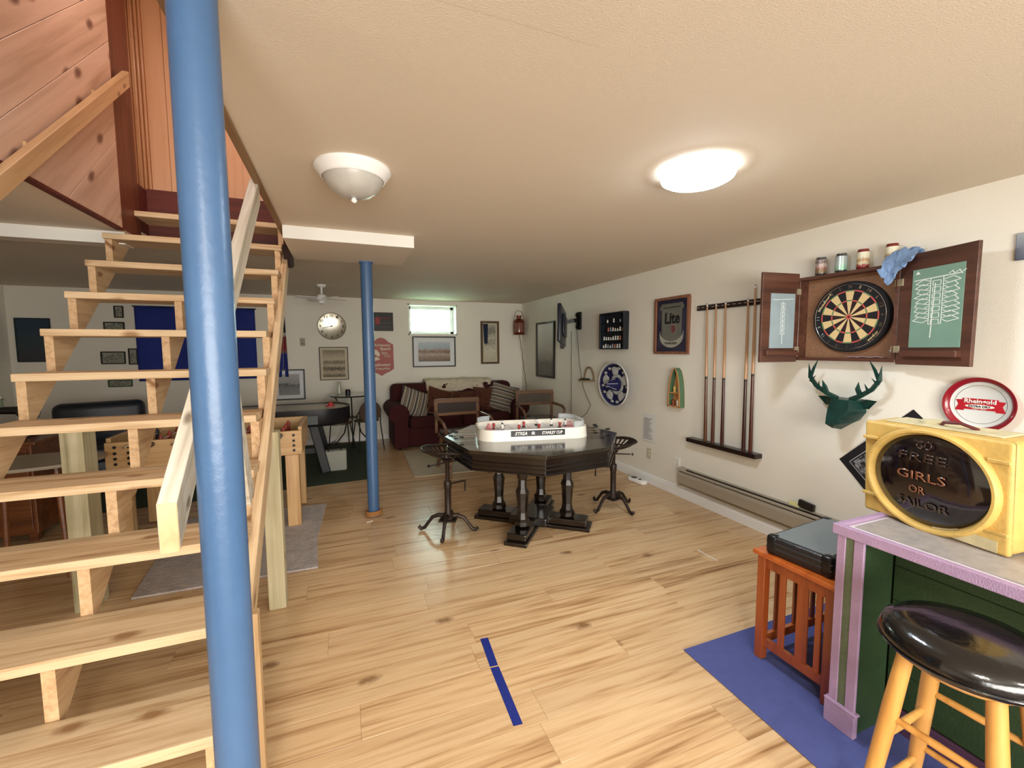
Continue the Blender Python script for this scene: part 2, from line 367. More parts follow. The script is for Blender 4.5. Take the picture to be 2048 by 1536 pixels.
struct(MB().box(OX1-.03, OX1, OY0, OY1, 2.285, 2.71).build('trim_5', wood('raw_brown_trim', ['#6f5338', '#8c6d4c', '#9c7c58'], 'Y', 30, .7)))
struct(MB().box(OX1, OX1+.1, OY0, 5.3, 2.71, UZ).box(OX1-.025, OX1, OY0, OY1, 2.71, 2.74).build('wall_upstairs_right', mat('peach_wall', '#ecd3bb', .7)))
struct(MB().box(OX0-.1, OX1+.1, OY0-.1, OY0, 2.36, UZ).build('wall_upstairs_front', mat('peach_wall', '#ecd3bb', .7)))
struct(MB().box(-2.05, -1.95, 3.7, 4.5, 2.37, UZ).box(-2.05, OX0-.1, 3.7, 3.8, 2.36, UZ).build('wall_upstairs_left', mat('peach_wall', '#ecd3bb', .7)))
struct(MB().box(-2.05, OX0-.001, 4.065, 4.26, 2.365, 2.71).build('trim_9', M_redwd))
struct(MB().box(OX0-.7, OX1+.1, 4.26, 5.3, 2.60, 2.71).build('floor_upstairs', M_redwd))
struct(MB().box(OX0-.7, OX1+.1, OY0-.1, 5.3, UZ, UZ+.05).build('ceiling_upstairs', M_white))
struct(MB().box(-1.05, OX1+.1, 4.40, 4.5, 2.71, UZ).build('wall_upstairs_back', mat('peach_wall', '#ecd3bb', .7)))
# board wall and casing at the head of the stairs
dr = MB().box(-1.9, -1.05, 4.42, 4.46, 2.71, UZ).build('door_1', M_plankU); struct(dr)
for i in range(6):
    x0 = -1.383+i*.128
    MB().box(x0, x0+.1255, 4.395, 4.42, 2.71, UZ).build('board', M_plankU, dr, bevel=.003, seg=1)
struct(MB().box(-1.62, -1.455, 4.33, 4.42, 2.71, UZ).box(-1.453, -1.425, 4.345, 4.42, 2.71, UZ).box(-1.423, -1.405, 4.36, 4.42, 2.71, UZ).box(-1.403, -1.384, 4.38, 4.42, 2.71, UZ).build('trim_6', M_casing, bevel=.006))
# joist header closing the floor edge behind the stairs
struct(MB().box(OX0, OX1, 4.22, 4.26, 2.30, 2.72).build('trim_7', M_redwd))
struct(MB().box(OX0, OX1, 4.215, 4.22, 2.30, 2.37).build('trim_8', wood('raw_joist', ['#7a5236', '#9b6d48'], 'X', 30, .7)))
# window with deep reveal
win = MB()
for a in ((WX0, WX0+.02, WZ0, WZ1), (WX1-.02, WX1, WZ0, WZ1), (WX0, WX1, WZ0, WZ0+.02), (WX0, WX1, WZ1-.02, WZ1)): win.box(a[0], a[1], YB-.006, YB+.3, a[2], a[3])
wn = win.build('window_1', M_white); struct(wn)
fb = MB()
for a in ((WX0+.02, WX0+.075, WZ0+.02, WZ1-.02), (WX1-.075, WX1-.02, WZ0+.02, WZ1-.02), (WX0+.02, WX1-.02, WZ0+.02, WZ0+.07), (WX0+.02, WX1-.02, WZ1-.07, WZ1-.02)): fb.box(a[0], a[1], YB+.2, YB+.25, a[2], a[3])
fb.build('frame', M_whiteg, wn, bevel=.004)
MB().box(WX0+.07, WX1-.07, YB+.222, YB+.228, WZ0+.065, WZ1-.065).build('pane', mat('window_glass', '#ffffff', 0, trans=1), wn)
hb = MB()
for i in range(900):
    x = random.uniform(-1.5, 4.5); z = random.uniform(.88, 1.9); yy = 9.0+random.uniform(-.3, .6)+(z-1)*.5; a = random.uniform(.03, .07); t = random.uniform(0, 6)
    dx, dz = math.cos(t)*a, math.sin(t)*a; hb.add([(x-dx, yy, z-dz), (x+dz*.5, yy+.03, z-dx*.5), (x+dx, yy-.02, z+dz), (x-dz*.5, yy+.02, z+dx*.5)], [(0, 1, 2, 3)])
hd = hb.build('hedge', mat('hedge_leaf', '#8fce8a', .6, var=.2), merge=False); tag(hd, 'pale green sunlit hedge outside the small high window', 'hedge', kind='stuff')
struct(MB().box(-2, 5, YB+.3, 10.5, .8, .9).build('ground_outside', mat('grass_ground', '#a9c98e', .8)))
# baseboards
bbr = MB().prism([(XR, 0), (XR-.016, 0), (XR-.016, .075), (XR-.011, .085), (XR-.011, .098), (XR, .105)], 'Y', .0, YB)
struct(bbr.build('baseboard_right', M_whiteg))
struct(MB().box(XL, XR-.02, YB-.012, YB, 0, .07).build('baseboard_back', M_whiteg))

# ------------------------------------------------------------------ staircase
st = thing('staircase', 'open pine basement staircase rising to the left behind the blue pole', 'stairs', (0, 0, 0))
Y0, RUN, Z0, RISE = 1.292, .2435, .026, .2236
TX0, TX1 = -1.467, -.405
for i in range(1, 12):
    y = Y0+RUN*i; z = Z0+RISE*i; x1 = {7: -.43, 8: -.408, 5: -.425}.get(i, TX1); dp = .262
    o = MB().box(-(x1-TX0)/2, (x1-TX0)/2, -dp/2, dp/2, -.019, .019).build('tread', M_pine, st, bevel=.004, loc=((x1+TX0)/2, y+dp/2, z-.019))
def stringer(x0, x1, name='stringer'):
    pts = []; over = .022
    y = Y0+RUN*1+over; pts.append((y, 0))
    for i in range(1, 12):
        pts.append((Y0+RUN*i+over, Z0+RISE*i-.038)); pts.append((Y0+RUN*(i+1)+over, Z0+RISE*i-.038))
    yt = Y0+RUN*12+over-.02; pts[-1] = (yt, pts[-1][1])
    # lower edge
    def low(y_): return Z0+RISE/RUN*(y_-Y0)-.295
    pts.append((yt, low(yt))); yb = Y0-(Z0-.295)*RUN/RISE; pts.append((yb, 0))
    return MB().prism([(a, b) for a, b in pts], 'X', x0, x1).build(name, M_pineY, st)
stringer(-1.462, -1.425); stringer(-.958, -.921); stringer(-.455, -.417)
# board sistered on the outer face of the right stringer
def slope_board(x0, x1, d0, d1, ya, yb, m, name):
    L = (yb-ya)/ca; o = MB().box(-L/2, L/2, -(x1-x0)/2, (x1-x0)/2, -(d1-d0)/2, (d1-d0)/2).build(name, m, st, bevel=.002, seg=1)
    yc = (ya+yb)/2; zc = Z0+RISE/RUN*(yc-Y0); dc = (d0+d1)/2
    o.matrix_world = Matrix(((0, -1, 0, (x0+x1)/2), (ca, 0, -sa, yc-dc*sa), (sa, 0, ca, zc+dc*ca), (0, 0, 0, 1))); return o
slope_board(-.416, -.378, -.235, -.12, 1.47, 3.80, M_pine, 'side_board')
MB().prism([(3.72, 2.27), (4.0, 2.27), (4.05, 2.17), (3.86, 2.12)], 'X', -.40, -.35).build('bracket', mat('dark_offcut', '#2a1712', .8), st)
# posts under the stairs
MB().box(-.044, .044, -.044, .044, 0, 1.02).build('post', M_pineZ, st, bevel=.004, loc=(-.395, 2.715, 0))
MB().box(-.05, .05, -.07, .07, 0, 1.08).build('post', M_pineZ, st, bevel=.004, loc=(-1.405, 3.12, 0))
MB().box(-.375, -.294, 1.58, 1.618, 0, .60).build('foot_board', wood('pine_offcut', ['#a5845a', '#c8a67a', '#dcc097'], 'Z', 50, .6), st, bevel=.002, seg=1)
# right handrail (weathered 2x4 with a fresh cut end)
P0, P1 = Vector((-.402, 1.205, 1.055)), Vector((-.372, 2.52, 2.262)); dv = P1-P0
def handrail(P0, P1, m, me, w=.04, h=.10):
    u0, u1 = Vector((0, 0, h*.6)), Vector((0, 0, -h*.6)); s_ = Vector((w/2, 0, 0))
    b = MB(); vs = [P0-s_+u1, P0+s_+u1, P0+s_+u0, P0-s_+u0, P1-s_+u1, P1+s_+u1, P1+s_+u0, P1-s_+u0]
    d = (P1-P0).normalized(); nrm = Vector((1, 0, 0)).cross(d).normalized(); c = (P0+P1)/2
    Mx = Matrix((( d.x, 1, nrm.x, c.x), (d.y, 0, nrm.y, c.y), (d.z, 0, nrm.z, c.z), (0, 0, 0, 1)))
    Mi = Mx.inverted(); b.add([Mi @ v for v in vs], [(4, 5, 6, 7), (0, 1, 5, 4), (1, 2, 6, 5), (2, 3, 7, 6), (3, 0, 4, 7)])
    b.mi = 1; b.add([Mi @ v for v in vs[:4]], [(3, 2, 1, 0)])
    return b, Mx
b, Mx = handrail(P0, P1, None, None); o = b.build('handrail', [M_grey2x4, M_rail], st, bevel=.002, seg=1); o.matrix_world = Mx
# short diagonal prop under the rail
MB().bar((-.378, 1.75, 1.50), (-.385, 2.02, .86), .03, .085, (0, 1, 0)).build('rail_post', M_grey2x4, st)
# handrail on the stairwell wall
wr = thing('wall_handrail', 'pine 2x4 handrail fixed to the knotty board wall beside the stairs', 'handrail', (0, 0, 0))
A0 = Vector((OX0+.045, 2.35, 2.02)); B0 = Vector((OX0+.045, 3.87, 3.34))
b, Mx = handrail(A0, B0, None, None, .04, .085); o = b.build('rail', [M_rail, M_rail], wr, bevel=.003); o.matrix_world = Mx
for t in (.3, .75): q = A0+(B0-A0)*t; MB().box(OX0-.001, OX0+.026, q.y-.03, q.y+.03, q.z-.035, q.z+.035).build('bracket', M_rail, wr)


# ------------------------------------------------------------------ poles
def pole(x, y, r, label, ring):
    t = thing('support_pole', label, 'pole', (x, y, 0))
    top = 2.217 if ring else CZ
    MB().lathe([(r, .0), (r, top-(.008 if ring else 0))], 40).build('shaft', M_bluep, t, smooth=True)
    if ring: MB().box(-.055, .055, -.055, .055, top-.008, top).build('top_plate', M_bluep, t)
    if ring:
        pts = [((r+.016)*math.cos(a*.35), (r+.016)*math.sin(a*.35), .008+a*.0011) for a in range(37)]
        MB().tube(pts, .013, 8).build('rope_ring', mat('rope', '#a3703f', .9, var=.3, vscale=90, bump=.6, bscale=160), t, smooth=True)
pole(-.287, 1.215, .049, 'large blue steel support pole nearest the camera beside the stairs', False)
pole(.209, 3.93, .0485, 'thin blue steel support pole farther back with a rope ring at its foot', True)

# ------------------------------------------------------------------ ceiling lamps and fan
t = thing('ceiling_lamp', 'unlit white ceiling lamp with frosted glass bowl and finial', 'ceiling lamp', (.072, 2.17, CZ))
MB().lathe([(.165, 0), (.168, -.012), (.160, -.024), (.152, -.03), (.146, -.044), (.134, -.05), (.130, -.04), (.13, 0)], 48).build('rim', M_whiteg, t, smooth=True)
MB().lathe([(.131, -.046), (.125, -.066), (.106, -.094), (.075, -.116), (.04, -.128), (.001, -.132)], 40).build('glass_bowl', mat('alabaster_glass', '#b9b6ae', .3, var=.14, vscale=9), t, smooth=True)
MB().lathe([(.001, -.152), (.010, -.148), (.014, -.141), (.010, -.133), (.006, -.128)], 16).build('finial', M_whiteg, t, smooth=True)
t = thing('ceiling_lamp', 'lit round white flush ceiling lamp near the right wall', 'ceiling lamp', (1.56, 1.61, CZ))
MB().lathe([(.138, 0), (.143, -.02), (.138, -.022), (.02, -.022)], 48).build('base', mat('lamp_base', '#b8b8b8', .4), t, smooth=True)
MB().lathe([(.157, -.046), (.135, -.058), (.085, -.064), (.001, -.066)], 48).build('diffuser', mat('lamp_diffuser', '#e3f1ff', .4, emit=LED_STRENGTH), t, smooth=True)
MB().lathe([(.146, -.020), (.159, -.026), (.163, -.036), (.1575, -.0458)], 48).build('rim', mat('lamp_rim', '#f2f4f4', .4, emit=1.5), t, smooth=True)
t = thing('ceiling_fan', 'small white ceiling fan hanging near the back wall', 'ceiling fan', (-.225, 6.03, CZ))
MB().lathe([(.001, 0), (.06, -.001), (.045, -.03), (.012, -.035), (.012, -.12), (.05, -.13), (.065, -.16), (.065, -.19), (.04, -.205), (.045, -.235), (.001, -.25)], 24).build('motor', M_whiteg, t, smooth=True)
for k in range(4):
    a = k*PI/2+.5; o = MB().box(.06, .33, -.045, .045, -.003, .003).build('blade', M_whiteg, t, bevel=.002, loc=(0, 0, -.178), rot=(.2, 0, a))
#PART2

# ------------------------------------------------------------------ things on the right wall
def rail_frame(b, w, h, fw_, d):
    b.box(-w/2, w/2, -d, 0, h/2-fw_, h/2).box(-w/2, w/2, -d, 0, -h/2, -h/2+fw_).box(-w/2, -w/2+fw_, -d, 0, -h/2+fw_, h/2-fw_).box(w/2-fw_, w/2, -d, 0, -h/2+fw_, h/2-fw_)
    return b
def framed(name, label, cat, wall, u, z, w, h, fmat, artm, fw_=.02, d=.025, matw=0, matm=None, group=None, back=None):
    t = wthing(name, label, cat, wall, u, z, group)
    if fw_: rail_frame(MB(), w, h, fw_, d).build('frame', fmat, t, bevel=.002, seg=1)
    if matw: MB().box(-w/2+fw_, w/2-fw_, -d*.5, -.001, -h/2+fw_, h/2-fw_).build('mat_board', matm, t)
    iw, ih = w/2-fw_-matw, h/2-fw_-matw
    MB().box(-iw, iw, -d*.5-.001, -.002, -ih, ih).build('print', artm, t)
    return t

# baseboard heater
t = wthing('baseboard_heater', 'long grey electric baseboard heater low on the right wall', 'heater', 'R', 2.13, .125)
L = 1.13
MB().prism([(-.001, 0), (-.001, .185), (-.03, .185), (-.062, .165), (-.062, .155), (-.02, .155), (-.02, .0)], 'X', -L, L).build('housing', mat('heater_enamel', '#a49a88', .45), t)
MB().box(-L+.09, L-.06, -.05, -.022, .155, .182).build('outlet_slot', mat('heater_dark', '#1a1210', .5), t)
MB().prism([(-.064, .035), (-.066, .118), (-.060, .14), (-.022, .152), (-.022, .03)], 'X', -L+.005, L-.005).build('front_panel', mat('heater_enamel', '#a49a88', .45), t, bevel=.002, seg=1)
for i in range(9): MB().box(-L+.2+i*.24, -L+.203+i*.24, -.058, -.02, .14, .18).build('fin', M_chrome, t)
MB().box(-L, -L+.006, -.066, -.001, 0, .187).build('end_cap', mat('heater_enamel', '#a49a88', .45), t)
t = wthing('pocket_radio', 'small black box with a pale tag leaning on top of the heater', 'box', 'R', 2.035, .312)
MB().box(-.055, .055, -.036, -.008, 0, .05).build('body', M_black, t, bevel=.006, rot=(0, .12, 0), loc=(0, 0, .007))
MB().box(-.12, -.045, -.03, -.028, .001, .03).build('tag', mat('yellow_paper', '#e8e3a0', .8), t)

# outlets
for i, (y, z) in enumerate(((3.765, .33), (3.34, .333))):
    t = wthing('wall_outlet', ['cream wall outlet plate below the hanging paper sheet', 'white wall plate just left of the baseboard heater'][i], 'outlet', 'R', y, z)
    MB().box(-.037, .037, -.006, 0, -.057, .057).build('plate', [mat('cream_plate', '#c9c0a8', .5), M_whiteg][i], t, bevel=.003)
    b = MB()
    for s_ in (-.02, .02): b.lathe([(.001, -.0085), (.015, -.0085), (.016, -.006)], 16, (0, 0, s_), 'Y')
    b.build('socket', mat('cream_socket', '#d8d2c0', .4), t)
# paper notice
t = wthing('paper_notice', 'white printed paper sheet taped low on the right wall', 'paper', 'R', 3.775, .61)
MB().grid(6, 8, lambda u, v: (-.105+.21*u, -.004-.006*math.sin(u*3)*(1-v), -.15+.30*v)).build('sheet', M_paper, t, smooth=True)
b = MB()
for k in range(15):
    zz = .10-k*.016; w_ = random.uniform(.04, .075); b.box(-.075, -.075+w_*2, -.0125, -.0118, zz, zz+.005)
o = b.build('printed_lines', mat('grey_ink', '#8c8c90', .8), t); o['kind'] = 'stuff'

# sombrero
t = wthing('sombrero', 'navy blue sombrero with white embroidery hung on the right wall', 'hat', 'R', 4.335, 1.045)
M_navy = mat('navy_felt', '#11144e', .8, bump=.3, bscale=150)
M_emb = mat('silver_embroidery', '#c9cbc8', .55, var=.12, vscale=60, bump=.6, bscale=120)
def brim(r, a):
    k = r; d = -.02-.075*k**3-.02*k**3*math.cos(a)
    return (r*.325*math.cos(a)*1.0, d, r*.262*math.sin(a)*(1+.04*math.cos(a)))
b = MB(); NS = 48
vs = []; fs = []
for j in range(9):
    r = .30+.70*j/8
    for k in range(NS): vs.append(brim(r, 2*PI*k/NS))
for j in range(8):
    for k in range(NS): a = j*NS+k; c = j*NS+(k+1) % NS; fs.append((a, c, c+NS, a+NS))
b.add(vs, fs); b.build('brim', M_navy, t, smooth=True, solid=.006)
MB().tube([brim(1.0, 2*PI*k/NS) for k in range(NS+1)], .0085, 8).build('brim_edge', mat('white_cord', '#dcdcd8', .7, bump=.5, bscale=200), t, smooth=True)
MB().lathe([(.001, -.19), (.02, -.185), (.045, -.15), (.07, -.09), (.085, -.03)], 28, (0, 0, 0), 'Y').build('crown', M_navy, t, smooth=True)
b = MB()
for k in range(5):
    a = k*2*PI/5+.35; c = Vector(brim(.66, a)); c.y -= .012
    for q in range(5):
        a2 = q*2*PI/5+a; pc = Vector((c.x+.032*math.cos(a2), c.y-.003, c.z+.028*math.sin(a2))); b.ball(pc, (.044, .007, .038), 10, 6)
    b.ball((c.x, c.y-.010, c.z), (.014, .005, .012), 8, 5)
    for sgn in (-1, 1):
        e = Vector(brim(.80, a+sgn*.42)); b.ball((e.x, e.y-.010, e.z), (.034, .005, .018), 10, 6)
for k in range(24):
    a = k*2*PI/24; r_ = .098; b.ball((r_*1.1*math.cos(a), -.034, r_*1.05*math.sin(a)), (.026, .008, .024), 6, 4)
for k in range(6):
    a = k*PI/3+.2; b.bar((.078*math.cos(a), -.075, .078*math.sin(a)), (.022*math.cos(a+.4), -.188, .022*math.sin(a+.4)), .010, .005)
o = b.build('embroidery', M_emb, t, smooth=True); o['kind'] = 'stuff'
b = MB()
for k in range(60):
    a = 2*PI*k/60; p0 = Vector(brim(.93, a)); p1 = Vector(brim(1.0, a)); b.bar(p0+Vector((0, -.004, 0)), p1+Vector((0, -.004, 0)), .006, .003, (0, -1, 0))
o = b.build('edge_stitching', M_wt, t); o['kind'] = 'stuff'

# boat shaped shelf
t = wthing('boat_shelf', 'small boat-shaped wooden wall shelf with green hull sides', 'shelf', 'R', 3.345, .895)
def hull(z): k = z/.385; return .082*math.sqrt(max(0, 1-k**2.1))+.0015
zs = [i*.385/14 for i in range(15)]
lf = [(-hull(z), z) for z in zs]; rg = [(hull(z), z) for z in zs]
outer = lf+rg[::-1]
inner = [(-max(hull(z)-.012, .0005), z+.012) for z in zs[:-1]]+[(max(hull(z)-.012, .0005), z+.012) for z in zs[:-1]][::-1]
b = MB()
n = len(outer)
for i in range(len(zs)-1):
    for sd in (-1, 1):
        a = [(sd*hull(zs[i]), zs[i]), (sd*hull(zs[i+1]), zs[i+1]), (sd*max(hull(zs[i+1])-.011, 0), zs[i+1]), (sd*max(hull(zs[i])-.011, 0), zs[i])]
        b.prism(a, 'Y', -.062, -.002)
b.build('hull_side', mat('green_hull_paint', '#4f6f52', .55), t)
b = MB()
for i in range(len(zs)-1):
    for sd in (-1, 1):
        a = [(sd*hull(zs[i]), zs[i]), (sd*hull(zs[i+1]), zs[i+1]), (sd*max(hull(zs[i+1])-.014, 0), zs[i+1]), (sd*max(hull(zs[i])-.014, 0), zs[i])]
        b.prism(a, 'Y', -.067, -.062)
M_boatw = wood('boat_pine', ['#a9703c', '#c98d55', '#d8a26a'], 'Z', 30, .5)
b.box(-.082, .082, -.067, -.002, 0, .012).box(-.078, .078, -.06, -.002, .135, .145)
b.build('gunwale', M_boatw, t)
MB().prism(outer, 'Y', -.006, -.001).build('back_board', M_boatw, t)
for k, (x, z, c) in enumerate(((-.035, .012, '#7a3b1e'), (.03, .012, '#e9e4d8'), (-.02, .145, '#c9a85a'), (.03, .145, '#7d8a6a'))):
    tt = wthing('figurine', ['brown figurine on the bottom left of the boat shelf', 'white figurine on the bottom right of the boat shelf', 'tan figurine on the upper shelf of the boat shelf at left', 'grey green figurine on the upper shelf of the boat shelf at right'][k], 'figurine', 'R', 3.345-x, .895+z)
    MB().lathe([(.014, 0), (.017, .004), (.012, .022), (.018, .04), (.012, .055), (.001, .066)], 10, (0, -.035, 0)).build('body', mat('fig%d' % k, c, .5), tt, smooth=True)

# cue rack and cues
t = wthing('cue_rack', 'dark wooden wall rack for pool cues in two rails', 'cue rack', 'R', 2.78, 0)
M_rack = mat('rack_wood', '#1d0d0c', .35, coat=.3)
MB().box(-.345, .345, -.018, 0, 1.815, 1.862).build('upper_rail', M_rack, t, bevel=.005)
MB().box(-.37, .37, -.085, 0, .592, .632).build('lower_rail', M_rack, t, bevel=.008)
for i in range(12):
    x = -.31+i*.0555
    MB().tube([(x+.014*math.cos(a), -.034+.014*math.sin(a), 1.838) for a in [2.2+k*.42 for k in range(12)]], .003, 6).build('clip', M_chrome, t, smooth=True)
M_cueS = mat('maple_shaft', '#b98a5c', .3, coat=.3); M_cueD = mat('cue_dark_butt', '#3a1a10', .3, coat=.4); M_tip = mat('cue_tip', '#2c3440', .8)
cues = [(2.945, 2.985, 1.865, '#5b351c', 'leftmost cue with plain brown butt in the rack'), (2.862, 2.885, 1.855, '#4a2314', 'second cue from the left in the rack with reddish butt'),
        (2.760, 2.785, 1.862, '#3c150d', 'third cue from the left in the rack with long dark butt'), (2.545, 2.567, 1.865, '#35150f', 'fourth cue from the left in the rack with black collar'),
        (2.480, 2.505, 1.965, '#4b1f12', 'tallest rightmost cue in the rack')]
for i, (yb_, yt_, zt, c, lb) in enumerate(cues):
    t = wthing('pool_cue', 'wooden pool cue, '+lb, 'pool cue', 'R', yb_, .633, 'pool cues in the wall rack')
    x1 = yb_-yt_; L = zt-.633; f0, f1 = Vector((0, -.052, 0)), Vector((x1, -.036, L))
    P = lambda k: f0.lerp(f1, k)
    MB().tube([P(0), P(.02), P(.22), P(.46)], [.0145, .0155, .0135, .0115], 12).build('butt', mat('cue_butt%d' % i, c, .3, coat=.3), t, smooth=True)
    MB().tube([P(.46), P(.475)], .012, 12).build('collar', M_black, t, smooth=True)
    MB().tube([P(.475), P(.75), P(.985)], [.0112, .0095, .0068], 12).build('shaft', M_cueS, t, smooth=True)
    MB().tube([P(.985), P(.997)], .0068, 12).build('ferrule', M_wt, t, smooth=True)
    MB().tube([P(.997), P(1.002)], .0066, 12).build('tip', M_tip, t, smooth=True)

# beer mirror
t = wthing('bar_mirror', 'brown framed bar mirror lettered Lite on navy glass', 'mirror', 'R', 3.458, 1.70)
w, h = .48, .57
rail_frame(MB(), w, h, .026, .026).build('frame', wood('mirror_frame', ['#6a412c', '#8a5b41', '#9c6c50'], 'Z', 30, .5), t, bevel=.004)
MB().box(-w/2+.02, w/2-.02, -.012, -.001, -h/2+.02, h/2-.02).build('navy_glass', mat('navy_glass', '#141338', .12, coat=.6), t)
M_silv = mat('silver_print', '#8f8f88', .22, metal=.75)
MB().prism([(-.15, .22), (.15, .22), (.14, .15), (.14, -.14), (.10, -.19), (-.10, -.19), (-.14, -.14), (-.14, .15)], 'Y', -.0135, -.012).build('silver_panel', M_silv, t)
MB().prism([(-.165, .20), (.165, .20), (.165, .16), (-.165, .16)], 'Y', -.0150, -.0135).build('top_band', M_silv, t)
b = MB()
pts = []
for k in range(13): a = PI+k*PI/12; pts.append((.165*math.cos(a), -.105+.115*math.sin(a)))
pts2 = [(.165*math.cos(PI+k*PI/12), -.055+.10*math.sin(PI+k*PI/12)) for k in range(12, -1, -1)]
MB().prism(pts+pts2, 'Y', -.0165, -.0135).build('scroll', mat('pale_print', '#b3b0a2', .35, metal=.3), t)
text('Lite', .21, .115, mat('black_letter', '#08080c', .4), t, (.01, -.0155, .075), bold=.03, shear=.05)
MB().box(-.12, .12, -.0158, -.0150, .176, .184).build('band_line', M_ink, t)
text('PILSNER BEER', .17, .022, M_ink, t, (0, -.018, -.175), bold=.01)
MB().lathe([(.001, -.0165), (.038, -.0165), (.038, -.0135)], 24, (.03, 0, -.035), 'Y', .8, 1.1).build('seal', mat('seal_red', '#6b2a30', .4), t)
MB().lathe([(.038, -.0158), (.047, -.0158), (.047, -.0135)], 24, (.03, 0, -.035), 'Y', .8, 1.1).build('seal_ring', mat('seal_gold', '#9c937a', .3, metal=.6), t)

# dark display box with small items
t = wthing('display_case', 'black shallow display case with rows of tiny items', 'display case', 'R', 4.415, 1.685)
M_dkb = mat('navy_black_box', '#141c24', .45)
w, h, d = .50, .44, .075
rail_frame(MB(), w, h, .016, d).build('case_frame', M_dkb, t, bevel=.003)
MB().box(-w/2+.012, w/2-.012, -.01, -.001, -h/2+.012, h/2-.012).build('back_panel', mat('black_felt', '#12161c', .9), t)
for k in range(3): MB().box(-w/2+.016, w/2-.016, -d+.012, -.01, -h/2+.105*(k+1), -h/2+.105*(k+1)+.006).build('shelf', M_dkb, t)
itc = ['#d8d4c8', '#b8775e', '#e7e4dc', '#8f9aa3', '#c7b07a', '#a34838']
for rw, cnt, x0 in ((0, 8, -.20), (1, 8, -.19), (2, 7, -.10), (3, 3, -.12)):
    z0 = -h/2+.105*rw+(.006 if rw else .016)
    for k in range(cnt):
        x = x0+k*(.048 if rw < 3 else .13); hh = random.uniform(.03, .055)
        tt = wthing('miniature', 'tiny keepsake in the black display case, %s shelf, %s from left' % (['bottom', 'second', 'third', 'top'][rw], ['first', 'second', 'third', 'fourth', 'fifth', 'sixth', 'seventh', 'eighth'][k]), 'keepsake', 'R', 4.415-x, 1.685+z0, 'tiny keepsakes in the display case')
        MB().lathe([(.010, 0), (.012, hh*.3), (.006, hh*.5), (.011, hh*.8), (.001, hh)], 8, (0, -.042, 0)).build('body', mat('mini%d' % random.randint(0, 5), random.choice(itc), .4), tt, smooth=True)

# tall narrow etched mirror, its glare painted as pale bands towards the top
t = framed('tall_mirror', 'tall narrow dark framed etched mirror beside the television', 'mirror', 'R', 6.345, 1.46, .66, .90, mat('mirror_edge', '#26221f', .4), art('painted_glare_glass', [(.0, '#55524a'), (.26, '#66635b'), (.32, '#8a8880'), (.55, '#b9bab4'), (.8, '#e0e2de'), (1, '#f4f7f4')], 22, 'Z', .16, .22, -.45, .40, metal=.35), .03, .03)
# small basket shelf
t = wthing('corner_shelf', 'small arched wicker wall shelf holding a dark item', 'shelf', 'R', 5.00, 1.04)
M_wick = mat('wicker', '#8d7958', .8, var=.25, vscale=60, bump=.6, bscale=160)
MB().prism([(-.13, -.001), (.13, -.001), (.10, -.12), (.03, -.16), (-.03, -.16), (-.10, -.12)], 'Z', 0, .018).build('ledge', M_wick, t)
MB().tube([(.12*math.cos(a), -.012, .015+.17*math.sin(a)) for a in [k*PI/14 for k in range(15)]], .012, 8).build('arch', M_wick, t, smooth=True)
tt = wthing('pouch', 'dark flat pouch lying on the arched wicker shelf', 'pouch', 'R', 5.00, 1.058)
MB().box(-.07, .06, -.12, -.03, 0, .02).build('body', mat('dark_leather', '#2a211c', .6), tt, bevel=.008, seg=3)

# television on its wall arm
t = wthing('television', 'flat black television seen nearly edge-on on a swing arm', 'television', 'R', 5.28, 1.86)
M_tvb = mat('tv_shell', '#1c2130', .35)
pn = MB().box(-.36, .36, -.022, .028, -.24, .25).build('panel', M_tvb, t, bevel=.012, seg=3)
MB().box(-.34, .34, .0285, .0305, -.20, .23).build('screen', mat('tv_screen', '#0b0e18', .08, coat=.5), pn)
MB().box(-.20, .20, -.05, -.022, -.13, .15).build('back_bulge', M_tvb, pn, bevel=.014, seg=3)
MB().box(-.05, .05, -.03, .02, -.30, -.235).build('connector_box', M_black, pn)
pn.location = (.05, -.30, -.085); pn.rotation_euler = (0, .10, PI-.62+1.65-PI/2-.05)
MB().box(-.06, .06, -.02, 0, -.12, .12).build('wall_plate', M_blackm, t, bevel=.003)
MB().bar((0, -.02, 0), (.07, -.13, 0), .03, .05).build('arm', M_blackm, t)
MB().bar((.07, -.13, -.0), (.02, -.26, -.03), .03, .05).build('arm', M_blackm, t)
for s_ in (-.08, 0, .08): MB().box(-.055, .055, -.032, -.02, s_-.016, s_+.016).build('bracket', M_blackm, t)
def cord(name, label, pts, r=.004, m=None):
    return tag(MB().tube(pts, r, 6).build(name, m or mat('grey_cord', '#4d4a42', .6), smooth=True), label, 'cord')
def wav(p0, p1, n=14, amp=.01, seed=0):
    p0, p1 = Vector(p0), Vector(p1); return [p0.lerp(p1, i/n)+Vector((0, amp*math.sin(i*1.7+seed), 0)) for i in range(n+1)]
cord('hanging_cord', 'straight grey cord hanging from the television', wav((3.0, 5.36, 1.72), (3.04, 5.42, .45), 14, .004))
cord('hanging_cord', 'kinked grey cord hanging from the television to a bend', [(3.02, 5.24, 1.75), (3.03, 5.19, 1.3), (3.04, 5.10, .95), (3.05, 4.92, .72), (3.05, 5.02, .60), (3.05, 5.2, .50)])

